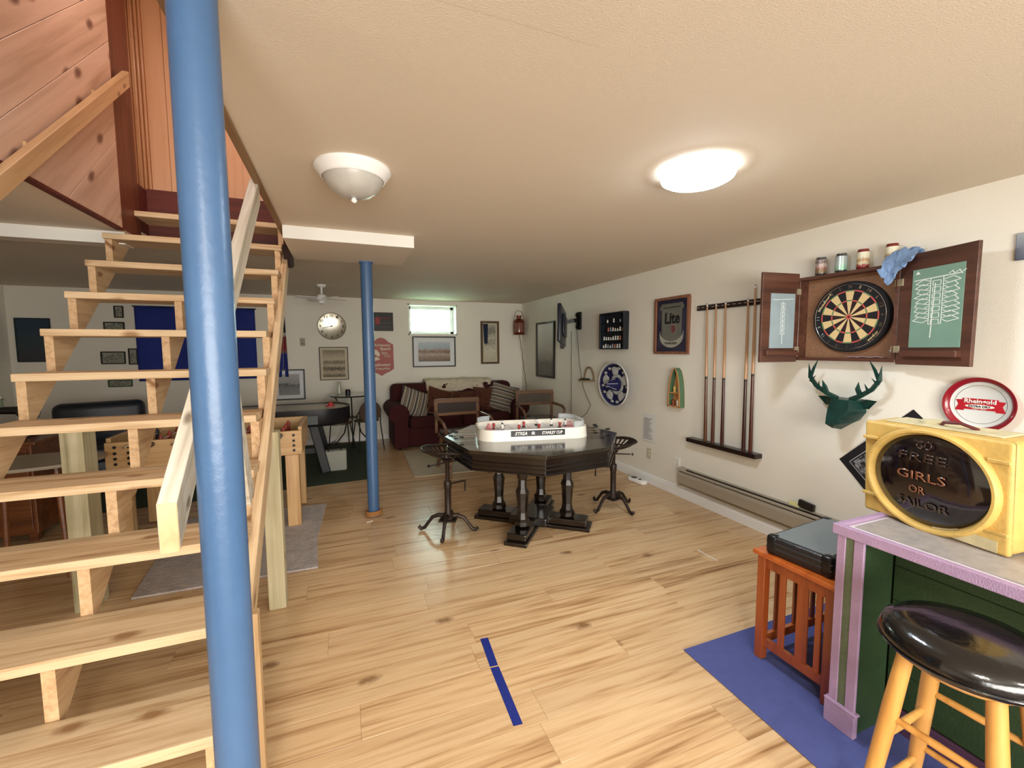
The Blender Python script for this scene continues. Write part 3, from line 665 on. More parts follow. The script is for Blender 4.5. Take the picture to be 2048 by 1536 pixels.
# copper ship lantern in the corner
t = thing('ship_lantern', 'copper and glass ship lantern hung in the far corner', 'lantern', (2.96, 7.20, 1.73))
MB().lathe([(.001, 0), (.10, 0), (.105, .015), (.095, .03), (.095, .045)], 20).build('base', M_copper, t, smooth=True)
MB().lathe([(.088, .045), (.094, .13), (.086, .215)], 20).build('glass', mat('lantern_glass', '#a87868', .1, trans=.4), t, smooth=True)
MB().lathe([(.095, .215), (.10, .23), (.075, .27), (.035, .29), (.035, .315), (.05, .32), (.05, .34), (.001, .35)], 20).build('cap', M_copper, t, smooth=True)
for k in range(6):
    a = k*PI/3; MB().tube([(.100*math.cos(a), .100*math.sin(a), .04), (.100*math.cos(a), .100*math.sin(a), .22)], .005, 6).build('guard_bar', M_copper, t)
MB().tube([(.10*math.cos(a), 0, .24+.19*math.sin(a)) for a in [k*PI/14 for k in range(15)]], .004, 6).build('handle', M_copper, t, smooth=True)
MB().box(.02, .124, .07, .16, .02, .10).build('wall_bracket', M_copper, t)
cord('lantern_cord', 'brown twisted cord hanging from the corner lantern', wav((2.98, 7.22, 1.73), (3.05, 7.05, .72), 20, .012), .005, mat('brown_cord', '#4b3a28', .8))

# ---------------- dart cabinet
CY0, CY1, CZ0, CZ1, CX = 1.52, 2.12, 1.385, 1.955, 2.985
t = wthing('dart_cabinet', 'open dark wooden dartboard cabinet on the right wall', 'cabinet', 'R', (CY0+CY1)/2, (CZ0+CZ1)/2)
w, h, d = CY1-CY0, CZ1-CZ0, XR-CX
rail_frame(MB(), w, h, .02, d).build('case', M_cab, t, bevel=.002, seg=1)
MB().box(-w/2+.018, w/2-.018, -.012, -.001, -h/2+.018, h/2-.018).build('backing', M_cork, t)
for x, z in ((-.24, .22), (-.24, -.21), (.24, .2), (.23, -.22)): MB().lathe([(.001, -.016), (.006, -.014), (.006, -.012)], 10, (x, 0, z), 'Y').build('screw', M_chrome, t)
def cabdoor(hx, ang, width, chalkm, side, slate, flip):
    """door built in its own frame: x from the hinge outwards, front to -y"""
    b = MB().box(0, width, 0, .020, -h/2-.012, h/2+.03)
    o = b.build('door', M_cab, t, bevel=.002, seg=1); o.location = (hx, -d, 0); o.rotation_euler = (0, 0, ang)
    return o
M_slateR = mat('slate_green', '#7fa393', .35, var=.07, vscale=8); M_slateL = mat('slate_grey', '#93a4aa', .35, var=.07, vscale=8)
def chalk(o, cx, cz, s, cell, m, scrib):
    b = MB(); y0 = -.0035; w_ = .003
    def ln(x0, z0, x1, z1, ww=w_): b.bar((cx+x0*s, y0, cz+z0*s), (cx+x1*s, y0, cz+z1*s), ww*s*1.0 if False else ww, .001, (0, -1, 0))
    ln(-.30, .36, .30, .385, .005); ln(-.02, .30, -.045, -.42, .004)
    for k in range(7):
        z = .33-k*.085
        for q in ((-.05, z, .05, z), (-.05, z-.06, .05, z-.06), (-.05, z, -.05, z-.06), (.05, z, .05, z-.06)): ln(*q)
    ln(-.08, .37, -.08, -.24); ln(.08, .37, .08, -.24); ln(-.08, -.24, .08, -.24)
    if scrib:
        rnd = random.Random(3)
        for sd in (-1, 1):
            for k in range(9):
                z = .33-k*.062; q = [(sd*.10, z), (sd*(.18+rnd.random()*.1), z+.03), (sd*(.30+.05*rnd.random()), z-.02), (sd*.18, z-.05), (sd*.11, z-.02)]
                for i in range(4): ln(q[i][0]*.85, q[i][1], q[i+1][0]*.85, q[i+1][1], .0035)
        for i in range(5): ln(.14+.04*i, .40+.03*(i % 2), .18+.04*i, .42-.05*(i % 2), .0035)
    c = b.build('chalk_marks', m, o); c['kind'] = 'stuff'
# right door, swung out past the cabinet side
rd = cabdoor(w/2+.002, -.30, .385, None, 1, None, 0)
MB().box(.075, .335, -.003, 0, -.20, .225).build('slate', M_slateR, rd)
MB().box(.05, .345, -.035, 0, -.25, -.218).build('chalk_tray', M_cab, rd, bevel=.003)
chalk(rd, .205, .02, .40, 1, mat('chalk', '#e9efe9', .9), True)
MB().prism([(.09, .197), (.115, .197), (.1025, .215)], 'Y', -.0042, -.003).build('slate_logo', mat('chalk', '#e9efe9', .9), rd)
for z in (-.21, .17): MB().box(-.03, .022, -.004, .0, z-.02, z+.02).build('hinge', mat('hinge_brass', '#c7bda0', .35, metal=.6), rd, bevel=.001, seg=1)
# left door, standing straight out from the wall
ld = cabdoor(-w/2-.004, -PI/2-.10, .315, None, 1, None, 0)
o = MB().box(.035, .245, .020, .023, -.20, .175).build('slate', M_slateL, ld)
MB().box(.02, .29, .020, .05, -.25, -.215).build('chalk_tray', M_cab, ld, bevel=.003)
lc = MB()
def lnL(x0, z0, x1, z1, ww=.003): lc.bar((.14+x0, .0238, -.01+z0), (.14+x1, .0238, -.01+z1), ww, .001, (0, -1, 0))
lnL(-.09, .15, .09, .14); lnL(0, .13, 0, -.16)
for k in range(7):
    z = .12-k*.032
    for q in ((-.016, z, .016, z), (-.016, z-.022, .016, z-.022), (-.016, z, -.016, z-.022), (.016, z, .016, z-.022)): lnL(*q, .0022)
c = lc.build('chalk_marks', mat('chalk', '#e9efe9', .9), ld); c['kind'] = 'stuff'
for z in (-.21, .19): MB().box(-.012, .02, .019, .026, z-.02, z+.02).build('hinge', mat('hinge_brass', '#c7bda0', .35, metal=.6), ld)

# dartboard
t = wthing('dartboard', 'round bristle dartboard with wire numbers inside the open cabinet', 'dartboard', 'R', (CY0+CY1)/2-.012, 1.668)
yo = -.012
M_dbk = mat('dart_black', '#101014', .85, bump=.2, bscale=300); M_dcr = mat('dart_cream', '#d6bd88', .85, bump=.2, bscale=300)
M_drd = mat('dart_red', '#c0504a', .8); M_dgr = mat('dart_green', '#5f7d54', .8); M_dbl = mat('dart_wine', '#2a0f12', .85)
MB().lathe([(.001, yo-.038), (.222, yo-.038), (.2255, yo-.034), (.2255, yo), (.001, yo)], 64, (0, 0, 0), 'Y').build('board', M_dbk, t, smooth=True)
b = MB(); yf = yo-.0385
def sect(r0, r1, a0, a1, mi):
    b.mi = mi; n_ = 3
    vs = [(r*math.cos(a0+(a1-a0)*k/n_), yf, r*math.sin(a0+(a1-a0)*k/n_)) for r in (r0, r1) for k in range(n_+1)]
    b.add(vs, [(k, k+1, n_+2+k, n_+1+k) for k in range(n_)])
for k in range(20):
    a0 = PI/2-PI/20+k*PI/10; a1 = a0+PI/10; ev = k % 2 == 0
    sect(.016, .099, a0, a1, 1 if ev else 4); sect(.099, .107, a0, a1, 3 if ev else 2)
    sect(.107, .162, a0, a1, 1 if ev else 0); sect(.162, .170, a0, a1, 3 if ev else 2)
for k in range(8): sect(.0065, .016, k*PI/4, (k+1)*PI/4, 2)
for k in range(8): sect(.0001, .0065, k*PI/4, (k+1)*PI/4, 4)
b.build('playing_field', [M_dbk, M_dcr, M_drd, M_dgr, M_dbl], t)
MB().tube([(.208*math.cos(k*PI/32), yo-.042, .208*math.sin(k*PI/32)) for k in range(65)], .0016, 6).build('number_ring', M_chrome, t)
seq = [20, 1, 18, 4, 13, 6, 10, 15, 2, 17, 3, 19, 7, 16, 8, 11, 14, 9, 12, 5]
for k, nn in enumerate(seq):
    a = PI/2-k*PI/10; s_ = str(nn); text(s_, .011*len(s_), .019, M_chrome, t, (.190*math.cos(a), yo-.0405, .190*math.sin(a)), 'number', (PI/2, -(a-PI/2), 0), .001, .0)
text('nodor', .075, .016, mat('gold_letter', '#d9c48a', .5), t, (.190*math.cos(-.72), yo-.0395, .190*math.sin(-.72)), 'lettering', (PI/2, -(-.72+PI/2-.02), 0), .001, .02)
text('bristleboard', .13, .016, mat('gold_letter', '#d9c48a', .5), t, (.186*math.cos(2.55), yo-.0395, .186*math.sin(2.55)), 'lettering', (PI/2, -(2.55-PI/2), 0), .001, .02)
t = wthing('chalk_dust_cloth', 'pinkish rag strip lying in the bottom of the dart cabinet', 'rag', 'R', 1.70, CZ0+.021)
MB().grid(12, 3, lambda u, v: (-.10+.2*u, -.075+.05*v, .004+.006*abs(math.sin(u*9+v*2)))).build('cloth', mat('pink_rag', '#b59aa6', .9), t, smooth=True, solid=.002)

# cans and cloth on the cabinet
def can(y, z, label, rim, bands, hgt=.122, x=-.05):
    t = wthing('beer_can', label, 'can', 'R', y, z, 'drink cans on top of the dart cabinet')
    t.location.x = XR-.055
    r = .033
    prof = [(.026, 0), (.031, .008), (r, .016)]; 
    MB().lathe([(.001, .004), (.024, .004), (.026, 0), (.031, .008), (r, .014), (r, .016)], 24).build('can_base', rim, t, smooth=True)
    MB().lathe([(r, .015), (r, hgt-.018)], 24).build('printed_wall', bands, t, smooth=True)
    MB().lathe([(r, hgt-.018), (.0275, hgt-.006), (.028, hgt), (.026, hgt), (.025, hgt-.005), (.001, hgt-.005)], 24).build('lid', rim, t, smooth=True)
    MB().box(-.008, .008, -.014, .006, hgt-.004, hgt-.002).build('pull_tab', M_chrome, t)
M_canlid = mat('can_lid', '#6a6a6c', .3, metal=.8); M_canred = mat('can_red_lid', '#7b2f2a', .4, metal=.3)
cz = CZ1
can(1.995, cz, 'can with pink leopard print and brown round badge, leftmost on the cabinet', M_canlid, art('can_a', [(.0, '#6d7a5f'), (.35, '#8c5d44'), (.5, '#b9a6a0'), (.62, '#c4b2ac'), (.7, '#54423e'), (1, '#c9b8b2')], 60, 'Z', .55, .3, 0, .12, metal=.2))
can(1.868, cz, 'pale silver and mint green can, second from the left on the cabinet', M_canlid, art('can_b', [(.0, '#8fc3a6'), (.3, '#9fcbb4'), (.45, '#b9cbc8'), (1, '#b3bfc4')], 40, 'Z', .25, .25, 0, .12, metal=.4))
can(1.742, cz, 'cream and red can with tan emblem, third from the left on the cabinet', M_canred, art('can_c', [(.0, '#a8433a'), (.22, '#8c3b34'), (.27, '#c9c6a4'), (.45, '#a87e54'), (.6, '#cfcdb0'), (1, '#e2dcc8')], 30, 'Z', .22, .3, 0, .12))
can(1.59, cz, 'cream and red can beside the blue cloth on the cabinet', M_canred, art('can_c', [], 30))
t = wthing('blue_cloth', 'crumpled light blue paper cloth draped over the cabinet top corner', 'cloth', 'R', 1.525, CZ1)
rn = random.Random(5)
def clothf(u, v):
    x = -.07+.15*u; k = v
    zz = .075*math.sin(PI*min(1, k*1.1))*(1-.4*abs(u-.5)) if k < .62 else .03-(k-.62)*.42*(1-abs(u-.35)*1.4)
    yy = -.015-.125*k-(.012 if k > .62 else 0)
    nz = noise.noise(Vector((u*8, v*9, 1)))*.032; ny = noise.noise(Vector((u*9, v*8, 7)))*.03
    return (x+ny, yy+nz*.7-(.01 if k > .62 else 0), max(zz+nz, .004) if k < .6 else zz+nz)
MB().grid(26, 26, clothf).build('crumpled_cloth', mat('blue_paper_cloth', '#7d9bc4', .85, var=.06, vscale=20), t, smooth=False, solid=.002)

# deer head
t = wthing('deer_head', 'dark green faceted deer head wall sculpture with antlers', 'wall sculpture', 'R', 1.785, 1.095)
M_deer = mat('green_patina', '#123a34', .35, metal=.25, var=.25, vscale=14)
V = [(-.085, -.03, .05), (.085, -.03, .05), (-.10, -.03, -.03), (.10, -.03, -.03), (-.055, -.13, .045), (.055, -.13, .045), (-.06, -.15, -.02), (.06, -.15, -.02),
     (-.035, -.20, -.07), (.035, -.20, -.07), (-.028, -.215, -.11), (.028, -.215, -.11), (0, -.19, -.135), (-.05, -.06, -.10), (.05, -.06, -.10), (0, -.10, -.15), (-.06, 0, .04), (.06, 0, .04), (-.05, 0, -.09), (.05, 0, -.09)]
Fc = [(0, 1, 5, 4), (4, 5, 7, 6), (0, 4, 6, 2), (1, 3, 7, 5), (6, 7, 9, 8), (8, 9, 11, 10), (10, 11, 12), (2, 6, 8, 13), (3, 14, 9, 7), (8, 10, 13), (9, 14, 11), (10, 12, 15, 13), (11, 14, 15, 12), (13, 15, 14, 19, 18), (0, 2, 18, 16), (1, 17, 19, 3), (2, 13, 18), (3, 19, 14), (0, 16, 17, 1), (16, 18, 19, 17)]
MB().add(V, Fc).build('head', M_deer, t)
for s_ in (-1, 1):
    MB().add([(s_*.08, -.05, .03), (s_*.115, -.075, .055), (s_*.175, -.07, .05), (s_*.13, -.06, -.005), (s_*.085, -.045, -.01), (s_*.12, -.045, .02)],
             [(0, 1, 5), (1, 2, 5), (2, 3, 5), (3, 4, 5), (4, 0, 5), (0, 4, 3, 2, 1)]).build('ear', M_deer, t)
    def spike(b, pts, rs): b.tube(pts, rs, 5)
    b = MB()
    spike(b, [(s_*.04, -.09, .045), (s_*.10, -.10, .075), (s_*.165, -.11, .12), (s_*.205, -.115, .18), (s_*.215, -.12, .27)], [.018, .016, .015, .014, .001])
    spike(b, [(s_*.10, -.10, .072), (s_*.098, -.13, .12), (s_*.108, -.14, .165)], [.016, .015, .001])
    spike(b, [(s_*.15, -.11, .10), (s_*.135, -.13, .155)], [.012, .001])
    spike(b, [(s_*.20, -.115, .15), (s_*.165, -.12, .19)], [.011, .001])
    spike(b, [(s_*.205, -.115, .17), (s_*.18, -.12, .24), (s_*.15, -.125, .30)], [.012, .009, .001])
    b.build('antler', M_deer, t)

# round beer tray
t = wthing('round_tray_sign', 'round red rimmed white tray sign lettered Rheingold', 'sign', 'R', 1.18, 1.172)
r = .142
MB().lathe([(.001, -.010), (r*.80, -.010), (r*.83, -.013)], 64, (0, 0, 0), 'Y').build('face', mat('tray_white', '#d9dcd8', .25, coat=.3), t, smooth=True)
MB().lathe([(r*.83, -.013), (r*.86, -.020), (r*.97, -.034), (r, -.034), (r, -.030), (r*.9, 0), (r*.8, 0), (r*.8, -.009)], 64, (0, 0, 0), 'Y').build('rim', mat('tray_red', '#8e1626', .25, coat=.4), t, smooth=True)
MB().tube([(r*.70*math.cos(k*PI/32), -.0108, r*.70*math.sin(k*PI/32)) for k in range(65)], .0007, 4).build('ring_line', M_ink, t)
M_rdp = mat('red_print', '#b51f2c', .3)
MB().prism([(-.068, .03), (.068, .03), (.07, -.028), (-.07, -.028)], 'Y', -.0125, -.0105).build('banner', M_rdp, t)
for s_ in (-1, 1): MB().prism([(s_*.066, .022), (s_*.095, .020), (s_*.084, -.004), (s_*.097, -.036), (s_*.06, -.036)], 'Y', -.0115, -.0105).build('ribbon_tail', M_rdp, t)
text('Rheingold', .122, .030, M_wt, t, (0, -.0128, .013), bold=.03)
MB().lathe([(.001, -.0135), (.056, -.0135), (.056, -.0125)], 32, (0, 0, -.010), 'Y', 1, .17).build('oval', M_wt, t)
text('EXTRA DRY', .085, .011, M_ink, t, (0, -.0137, -.010), bold=.03)
text('Lager Beer', .055, .007, M_wt, t, (0, -.0128, -.023), shear=.3)

# black bandana pinned as a diamond
t = wthing('bandana', 'black paisley bandana pinned as a diamond under the deer head', 'bandana', 'R', 1.46, .726)
hb_ = .385
b = MB(); b.grid(10, 10, lambda u, v: (hb_*(u-v), -.006-.004*math.sin(u*7+v*5), hb_*(u+v-1)))
b.build('cloth', mat('bandana_black', '#110d14', .9), t, smooth=True)
M_pais = art('paisley', [(.0, '#15111a'), (.46, '#1b1822'), (.5, '#a9a9ac'), (.56, '#1a1620'), (.62, '#9c9ca0'), (1, '#17131c')], 34, 'Z', .9, .8, -.8, .8)
b = MB()
for (k0, k1) in ((.30, .78),):
    for s1, s2 in ((1, 1), (-1, 1), (1, -1), (-1, -1)):
        b.add([(s1*hb_*k0, -.0125, 0), (s1*hb_*k1, -.0125, 0), (0, -.0125, s2*hb_*k1), (0, -.0125, s2*hb_*k0)], [(0, 1, 2, 3)])
b.build('paisley_border', M_pais, t)
b = MB()
for s1, s2 in ((1, 1), (-1, 1), (1, -1), (-1, -1)): b.bar((s1*hb_*.82, -.0115, 0), (0, -.0115, s2*hb_*.82), .006, .001, (0, -1, 0))
b.build('border_line', mat('bandana_white', '#8f8f92', .9), t)
# small plate at the frame edge
t = wthing('small_plaque', 'small blue grey plaque at the right edge beside the dart cabinet', 'plaque', 'R', 1.02, 1.955)
MB().box(-.08, .08, -.014, 0, -.065, .065).build('face', art('plaque_face', [(.0, '#4a5066'), (.45, '#6a6f7c'), (1, '#9aa0a4')], 10, 'Z', .15, .4, -.07, .07), t, bevel=.003)

# ---------------- back wall
framed('city_print', 'black framed town view print under the window', 'picture', 'B', 1.458, 1.437, .735, .52, M_black, art('town_view', [(.0, '#4a4038'), (.25, '#8b7663'), (.38, '#b3a294'), (.5, '#6d5a4a'), (.58, '#a9917c'), (.66, '#9fb2ba'), (.8, '#aab9c2'), (1, '#c4ccd2')], 26, 'Z', .22, .4, -.19, .19), .02, .02, .075, mat('mat_white', '#e3e6e8', .8))
t = framed('banknote_picture', 'tall narrow gold framed vertical banknote style print', 'picture', 'B', 2.458, 1.593, .34, .76, wood('gilt_brown_frame', ['#3c2a16', '#5d4425', '#7a5c34'], 'Z', 30, .5), art('banknote', [(.0, '#b9b499'), (.35, '#d4d0ba'), (.5, '#8f8d78'), (.6, '#d0ccb6'), (.75, '#77776a'), (1, '#cfcab2')], 30, 'Z', .4, .6, -.38, .38), .035, .03, .028, mat('banknote_margin', '#c9c4ab', .8))
MB().prism([(-.13, .33), (-.04, .33), (-.05, -.02), (-.11, -.02)], 'Y', -.036, -.018).build('tassel', mat('navy_ribbon', '#14203c', .8), t, bevel=.004)
t = wthing('wall_clock', 'round silver wall clock without frame on the back wall', 'clock', 'B', -.147, 1.846)
MB().lathe([(.001, -.012), (.195, -.012), (.205, -.016), (.21, -.012), (.21, 0), (.001, 0)], 48, (0, 0, 0), 'Y').build('dial', mat('clock_silver', '#c6c4b4', .22, metal=.85, var=.1, vscale=6), t, smooth=True)
for k in range(12):
    a = PI/2-k*PI/6; text(str(k or 12), .028 if 0 < k < 10 else .045, .04, mat('clock_grey', '#5b5a50', .4, metal=.4), t, (.165*math.cos(a), -.0145, .165*math.sin(a)), 'numeral', bold=.02)
MB().bar((.02, -.018, .006), (-.135, -.018, -.03), .008, .002, (0, -1, 0)).build('minute_hand', M_black, t)
MB().bar((0, -.020, 0), (-.02, -.020, -.012), .008, .002, (0, -1, 0)).build('hour_hand', M_black, t)
MB().lathe([(.001, -.024), (.010, -.022), (.010, -.012)], 12, (0, 0, 0), 'Y').build('hub', M_black, t)
t = framed('sepia_poster', 'sepia etched poster in a thin dark frame under the clock', 'picture', 'B', -.134, 1.262, .42, .52, mat('thin_dark_frame', '#3c352c', .5), art('etching', [(.0, '#6f6552'), (.15, '#b9ad92'), (.3, '#5d5445'), (.42, '#c2b79d'), (.55, '#7a705c'), (.66, '#c4b9a0'), (.8, '#b3a88e'), (1, '#8f8570')], 34, 'Z', .22, .7, -.2, .2), .012, .014, .035, mat('sepia_margin', '#cdc3a9', .8))
t = framed('mono_photo', 'black framed monochrome picture with white mat left of the clock', 'picture', 'B', -.78, .95, .44, .47, M_black, art('mono_photo_art', [(.0, '#8a8a88'), (.4, '#6c6c6a'), (.5, '#2c2c2c'), (.56, '#8f8f8c'), (1, '#a5a5a2')], 16, 'Z', .4, .5, -.15, .15), .02, .02, .055, mat('mat_white', '#e3e6e8', .8))
t = framed('red_script_sign', 'dark framed sign with red and grey script beside the pole', 'sign', 'B', .60, 1.93, .37, .30, mat('brownblack_frame', '#2a1a10', .5), mat('sign_black', '#140c0c', .5), .022, .02)
MB().lathe([(.001, -.014), (.05, -.014), (.05, -.011)], 20, (-.06, 0, .01), 'Y', .8, 1.3).build('red_emblem', mat('faded_red', '#9c3a3c', .6), t)
for z, m_, am in ((.06, mat('faded_red', '#9c3a3c', .6), .022), (-.02, mat('faded_grey', '#7b7068', .6), .012), (-.08, mat('faded_grey', '#7b7068', .6), .012)):
    MB().tube([(-.04+.0045*k, -.013, z+am*math.sin(k*1.3)*math.sin(k*.37+1)) for k in range(40)], .004, 5).build('script_line', m_, t)
# red shield sign
t = wthing('red_shield_sign', 'red shield-shaped brewery sign with cream lettering beside the far pole', 'sign', 'B', .585, 1.362)
sh = [(-.19, .20), (-.12, .235), (-.06, .29), (0, .31), (.06, .29), (.12, .235), (.19, .20), (.195, -.20), (.12, -.25), (.06, -.275), (0, -.315), (-.06, -.275), (-.12, -.25), (-.195, -.20)]
MB().prism(sh, 'Y', -.014, 0).build('plate', mat('sign_red', '#a23c2c', .45, var=.14, vscale=12), t, bevel=.004)
M_crl = mat('cream_letters', '#efe2c8', .6)
for s_, w_, h_, x, z in (('Anheuser', .26, .045, .02, .19), ('Busch', .16, .055, .07, .13), ('Inc.', .10, .055, .06, .06), ('St. Louis', .10, .03, .09, .01), ('Budweiser', .29, .05, .0, -.13), ('Draught', .26, .05, .0, -.20)):
    text(s_, w_, h_, M_crl, t, (x, -.0155, z), bold=.03)
MB().prism([(-.14, .12), (-.07, .11), (-.02, .05), (-.03, .0), (-.08, .02), (-.13, .06)], 'Y', -.017, -.014).build('eagle_emblem', M_crl, t)
MB().prism([(-.13, -.03), (-.07, .0), (-.02, -.04), (-.10, -.07)], 'Y', -.017, -.014).build('eagle_emblem', M_crl, t)
t = wthing('thermostat', 'small beige thermostat on the back wall left of the clock', 'thermostat', 'B', -.57, 1.60)
MB().box(-.035, .035, -.025, 0, -.06, .06).build('case', mat('beige_plastic', '#a79c84', .5), t, bevel=.006)
MB().box(-.02, .02, -.028, -.025, .01, .04).build('display', mat('dark_display', '#3d3a30', .3), t)
MB().lathe([(.001, -.032), (.012, -.030), (.012, -.025)], 12, (0, 0, -.025), 'Y').build('dial', mat('dark_display', '#3d3a30', .3), t)
# blue flag and small narrow banner
t = wthing('blue_banner', 'large plain dark blue cloth banner hanging on the back wall behind the stairs', 'banner', 'B', -1.90, 1.56)
MB().grid(40, 8, lambda u, v: (-.71+1.42*u, -.02-.012*math.sin(u*23), -.50+1.02*v)).build('cloth', mat('royal_blue_cloth', '#1f3186', .85, var=.06, vscale=4), t, smooth=True, solid=.003)
MB().tube([(-.73, -.02, .52), (.73, -.02, .52)], .008, 8).build('rod', M_blackm, t)
t = wthing('team_pennant', 'narrow red white and blue pennant beside the stair edge', 'pennant', 'B', -.80, 1.55)
MB().grid(6, 16, lambda u, v: ((-.03-.10*(1-v))+(.03+.12*(1-v))*u, -.012-.014*math.sin(u*9), -.48+1.0*v)).build('cloth', art('pennant_art', [(.0, '#1c2a74'), (.34, '#20307c'), (.38, '#7c5a5a'), (.42, '#8c3434'), (.6, '#7d3030'), (.64, '#cfc8bc'), (.68, '#26323a'), (1, '#1e2a30')], 8, 'Z', .03, .85, -.48, .52), t, smooth=True, solid=.002)
# small frames on the wall left of the banner
M_smf = mat('small_dark_frame', '#222019', .5)
sp_art = art('small_photo', [(.0, '#6f7068'), (.4, '#9a9a8c'), (.5, '#4a4a42'), (.6, '#a5a596'), (1, '#7c7c70')], 30, 'Z', .8, .5, -.2, .2)
for i, (x, z, w_, h_, lb) in enumerate(((-2.875, 1.385, .26, .17, 'small black framed photo with bright picture seen between the stair treads'), (-2.84, 1.80, .22, .13, 'small black framed photo partly hidden by a stair tread'), (-2.78, 2.0, .10, .16, 'tiny dark frame near the top left of the blue banner'),
                                      (-2.82, 1.04, .26, .10, 'low green edged frame under the small photos'), (-2.66, 1.40, .10, .22, 'narrow dark frame touching the left edge of the blue banner'))):
    framed('small_picture', lb, 'picture', 'B', x, z, w_, h_, M_smf if i != 3 else mat('green_frame', '#3d5a34', .5), sp_art, .014, .015)
framed('dark_poster', 'dark teal poster on the shaded wall at the far left', 'poster', 'B', -3.66, 1.62, .34, .56, mat('teal_dark', '#1f2c33', .6), art('dark_poster_art', [(.0, '#3a3840'), (.5, '#2f4248'), (.8, '#25384c'), (1, '#1d3a4c')], 18, 'Z', .4, .6, -.28, .28), .012, .012)

# ------------------------------------------------------------------ octagonal table
TC = (1.46, 3.27)
t = thing('game_table', 'dark octagonal pedestal table holding the hockey game', 'table', (TC[0], TC[1], 0), math.radians(6))
def octo(r): return [(r*math.cos(PI/8+k*PI/4), r*math.sin(PI/8+k*PI/4)) for k in range(8)]
MB().prism(octo(.735), 'Z', .728, .755).build('tabletop', wood('table_top_gloss', ['#14110d', '#241d15', '#2f261b'], 'X', 26, .16, .7, rnd=.02), t, bevel=.005)
b = MB(); b.prism(octo(.72), 'Z', .712, .728); b.build('edge_moulding', M_darkwd, t, bevel=.004)
MB().prism(octo(.705), 'Z', .60, .712).build('apron', M_darkwd, t, bevel=.004)
for z0, z1, r_ in ((.606, .614, .722), (.640, .648, .716), (.668, .676, .716)): MB().prism(octo(r_), 'Z', z0, z1).build('moulding', M_darkwd, t, bevel=.002, seg=1)
for k in range(4):
    a = PI/4+k*PI/2; c = Vector((.30*math.cos(a), .30*math.sin(a), 0))
    b = MB(); pr = [(.045, .085), (.06, .10), (.06, .13), (.045, .15), (.038, .20), (.045, .30), (.052, .36), (.036, .40), (.034, .46), (.052, .52), (.06, .56), (.06, .602)]
    b.lathe([(r_*1.05, z) for r_, z in pr], 8, c, cap=True); b.build('column', M_darkwd, t, rot=None)
    fo = MB().box(0.02, .47, -.075, .075, .03, .085).build('foot', M_darkwd, t, bevel=.008, rot=(0, 0, a))
    MB().box(.0, .50, -.09, .09, .0, .03).build('foot_plinth', M_darkwd, fo, bevel=.006)
MB().box(-.16, .16, -.16, .16, .03, .10).build('hub', M_darkwd, t, bevel=.01, rot=(0, 0, PI/4))

# table hockey game
t = thing('table_hockey_game', 'white tabletop rod hockey game with black sponsor strip', 'table game', (1.45, 3.29, .755), math.radians(-10.5))
GL, GW = .90, .47
def rrect(w, h, r, n=6):
    pts = []
    for cx, cy, a0 in ((w/2-r, h/2-r, 0), (-w/2+r, h/2-r, PI/2), (-w/2+r, -h/2+r, PI), (w/2-r, -h/2+r, 3*PI/2)):
        for k in range(n+1): a = a0+k*PI/2/n; pts.append((cx+r*math.cos(a), cy+r*math.sin(a)))
    return pts
M_ivory = mat('ivory_plastic', '#efeadb', .35, coat=.2)
o_, i_ = rrect(GL, GW, .13), rrect(GL-.03, GW-.03, .12); n_ = len(o_)
b = MB()
vs = [(x*1.015, y*1.03, 0) for x, y in o_]+[(x, y, .088) for x, y in o_]+[(x, y, .088) for x, y in i_]+[(x, y, .055) for x, y in i_]
fs = []
for j in range(3):
    for k in range(n_): a = j*n_+k; c = j*n_+(k+1) % n_; fs.append((a, c, c+n_, a+n_))
b.add(vs, fs); b.build('rink_wall', M_ivory, t, smooth=True)
MB().prism(i_, 'Z', .045, .056).build('ice', mat('rink_ice', '#f3f2f0', .25), t)
MB().box(-.21, .23, -GW/2-.0075, -GW/2-.001, .034, .080).build('sponsor_strip', mat('strip_black', '#17131c', .4), t)
text('STIGA', .10, .028, M_wt, t, (-.13, -GW/2-.0085, .057), bold=.04, shear=.35)
text('STANLEY CUP', .17, .026, M_wt, t, (.125, -GW/2-.0085, .057), bold=.04, shear=.1)
MB().prism([(-.045, .046), (-.018, .046), (-.018, .064), (-.031, .073), (-.045, .064)], 'Y', -GW/2-.0095, -GW/2-.0075).build('shield_logo', mat('strip_grey', '#bcbcc2', .4), t)
for x in (-.0015, -.16, .16): MB().box(x-.002, x+.002, -.21, .21, .056, .0568).build('rink_line', mat('line_red', '#c4666a', .5) if abs(x) < .1 else mat('line_blue', '#7a8fc0', .5), t)
M_clr = mat('clear_shield', '#dfe8ea', .15, alpha=.35)
for s_, k0, k1 in ((1, 0, 7), (-1, 9, 13)):
    pts = [q for q in i_]; idx = list(range(k0, k1)) if s_ > 0 else list(range(k0-2, k1))
    if s_ > 0: idx = [21, 22, 23, 24, 25, 26, 27]+list(range(0, 7))
    b = MB(); vs = [(pts[i % n_][0], pts[i % n_][1], z) for z in (.085, .135) for i in idx]; m_ = len(idx)
    b.add(vs, [(k, k+1, m_+k+1, m_+k) for k in range(m_-1)]); b.build('clear_shield', M_clr, t, smooth=True, solid=.0015)
M_goal = mat('goal_red', '#d98a8c', .5)
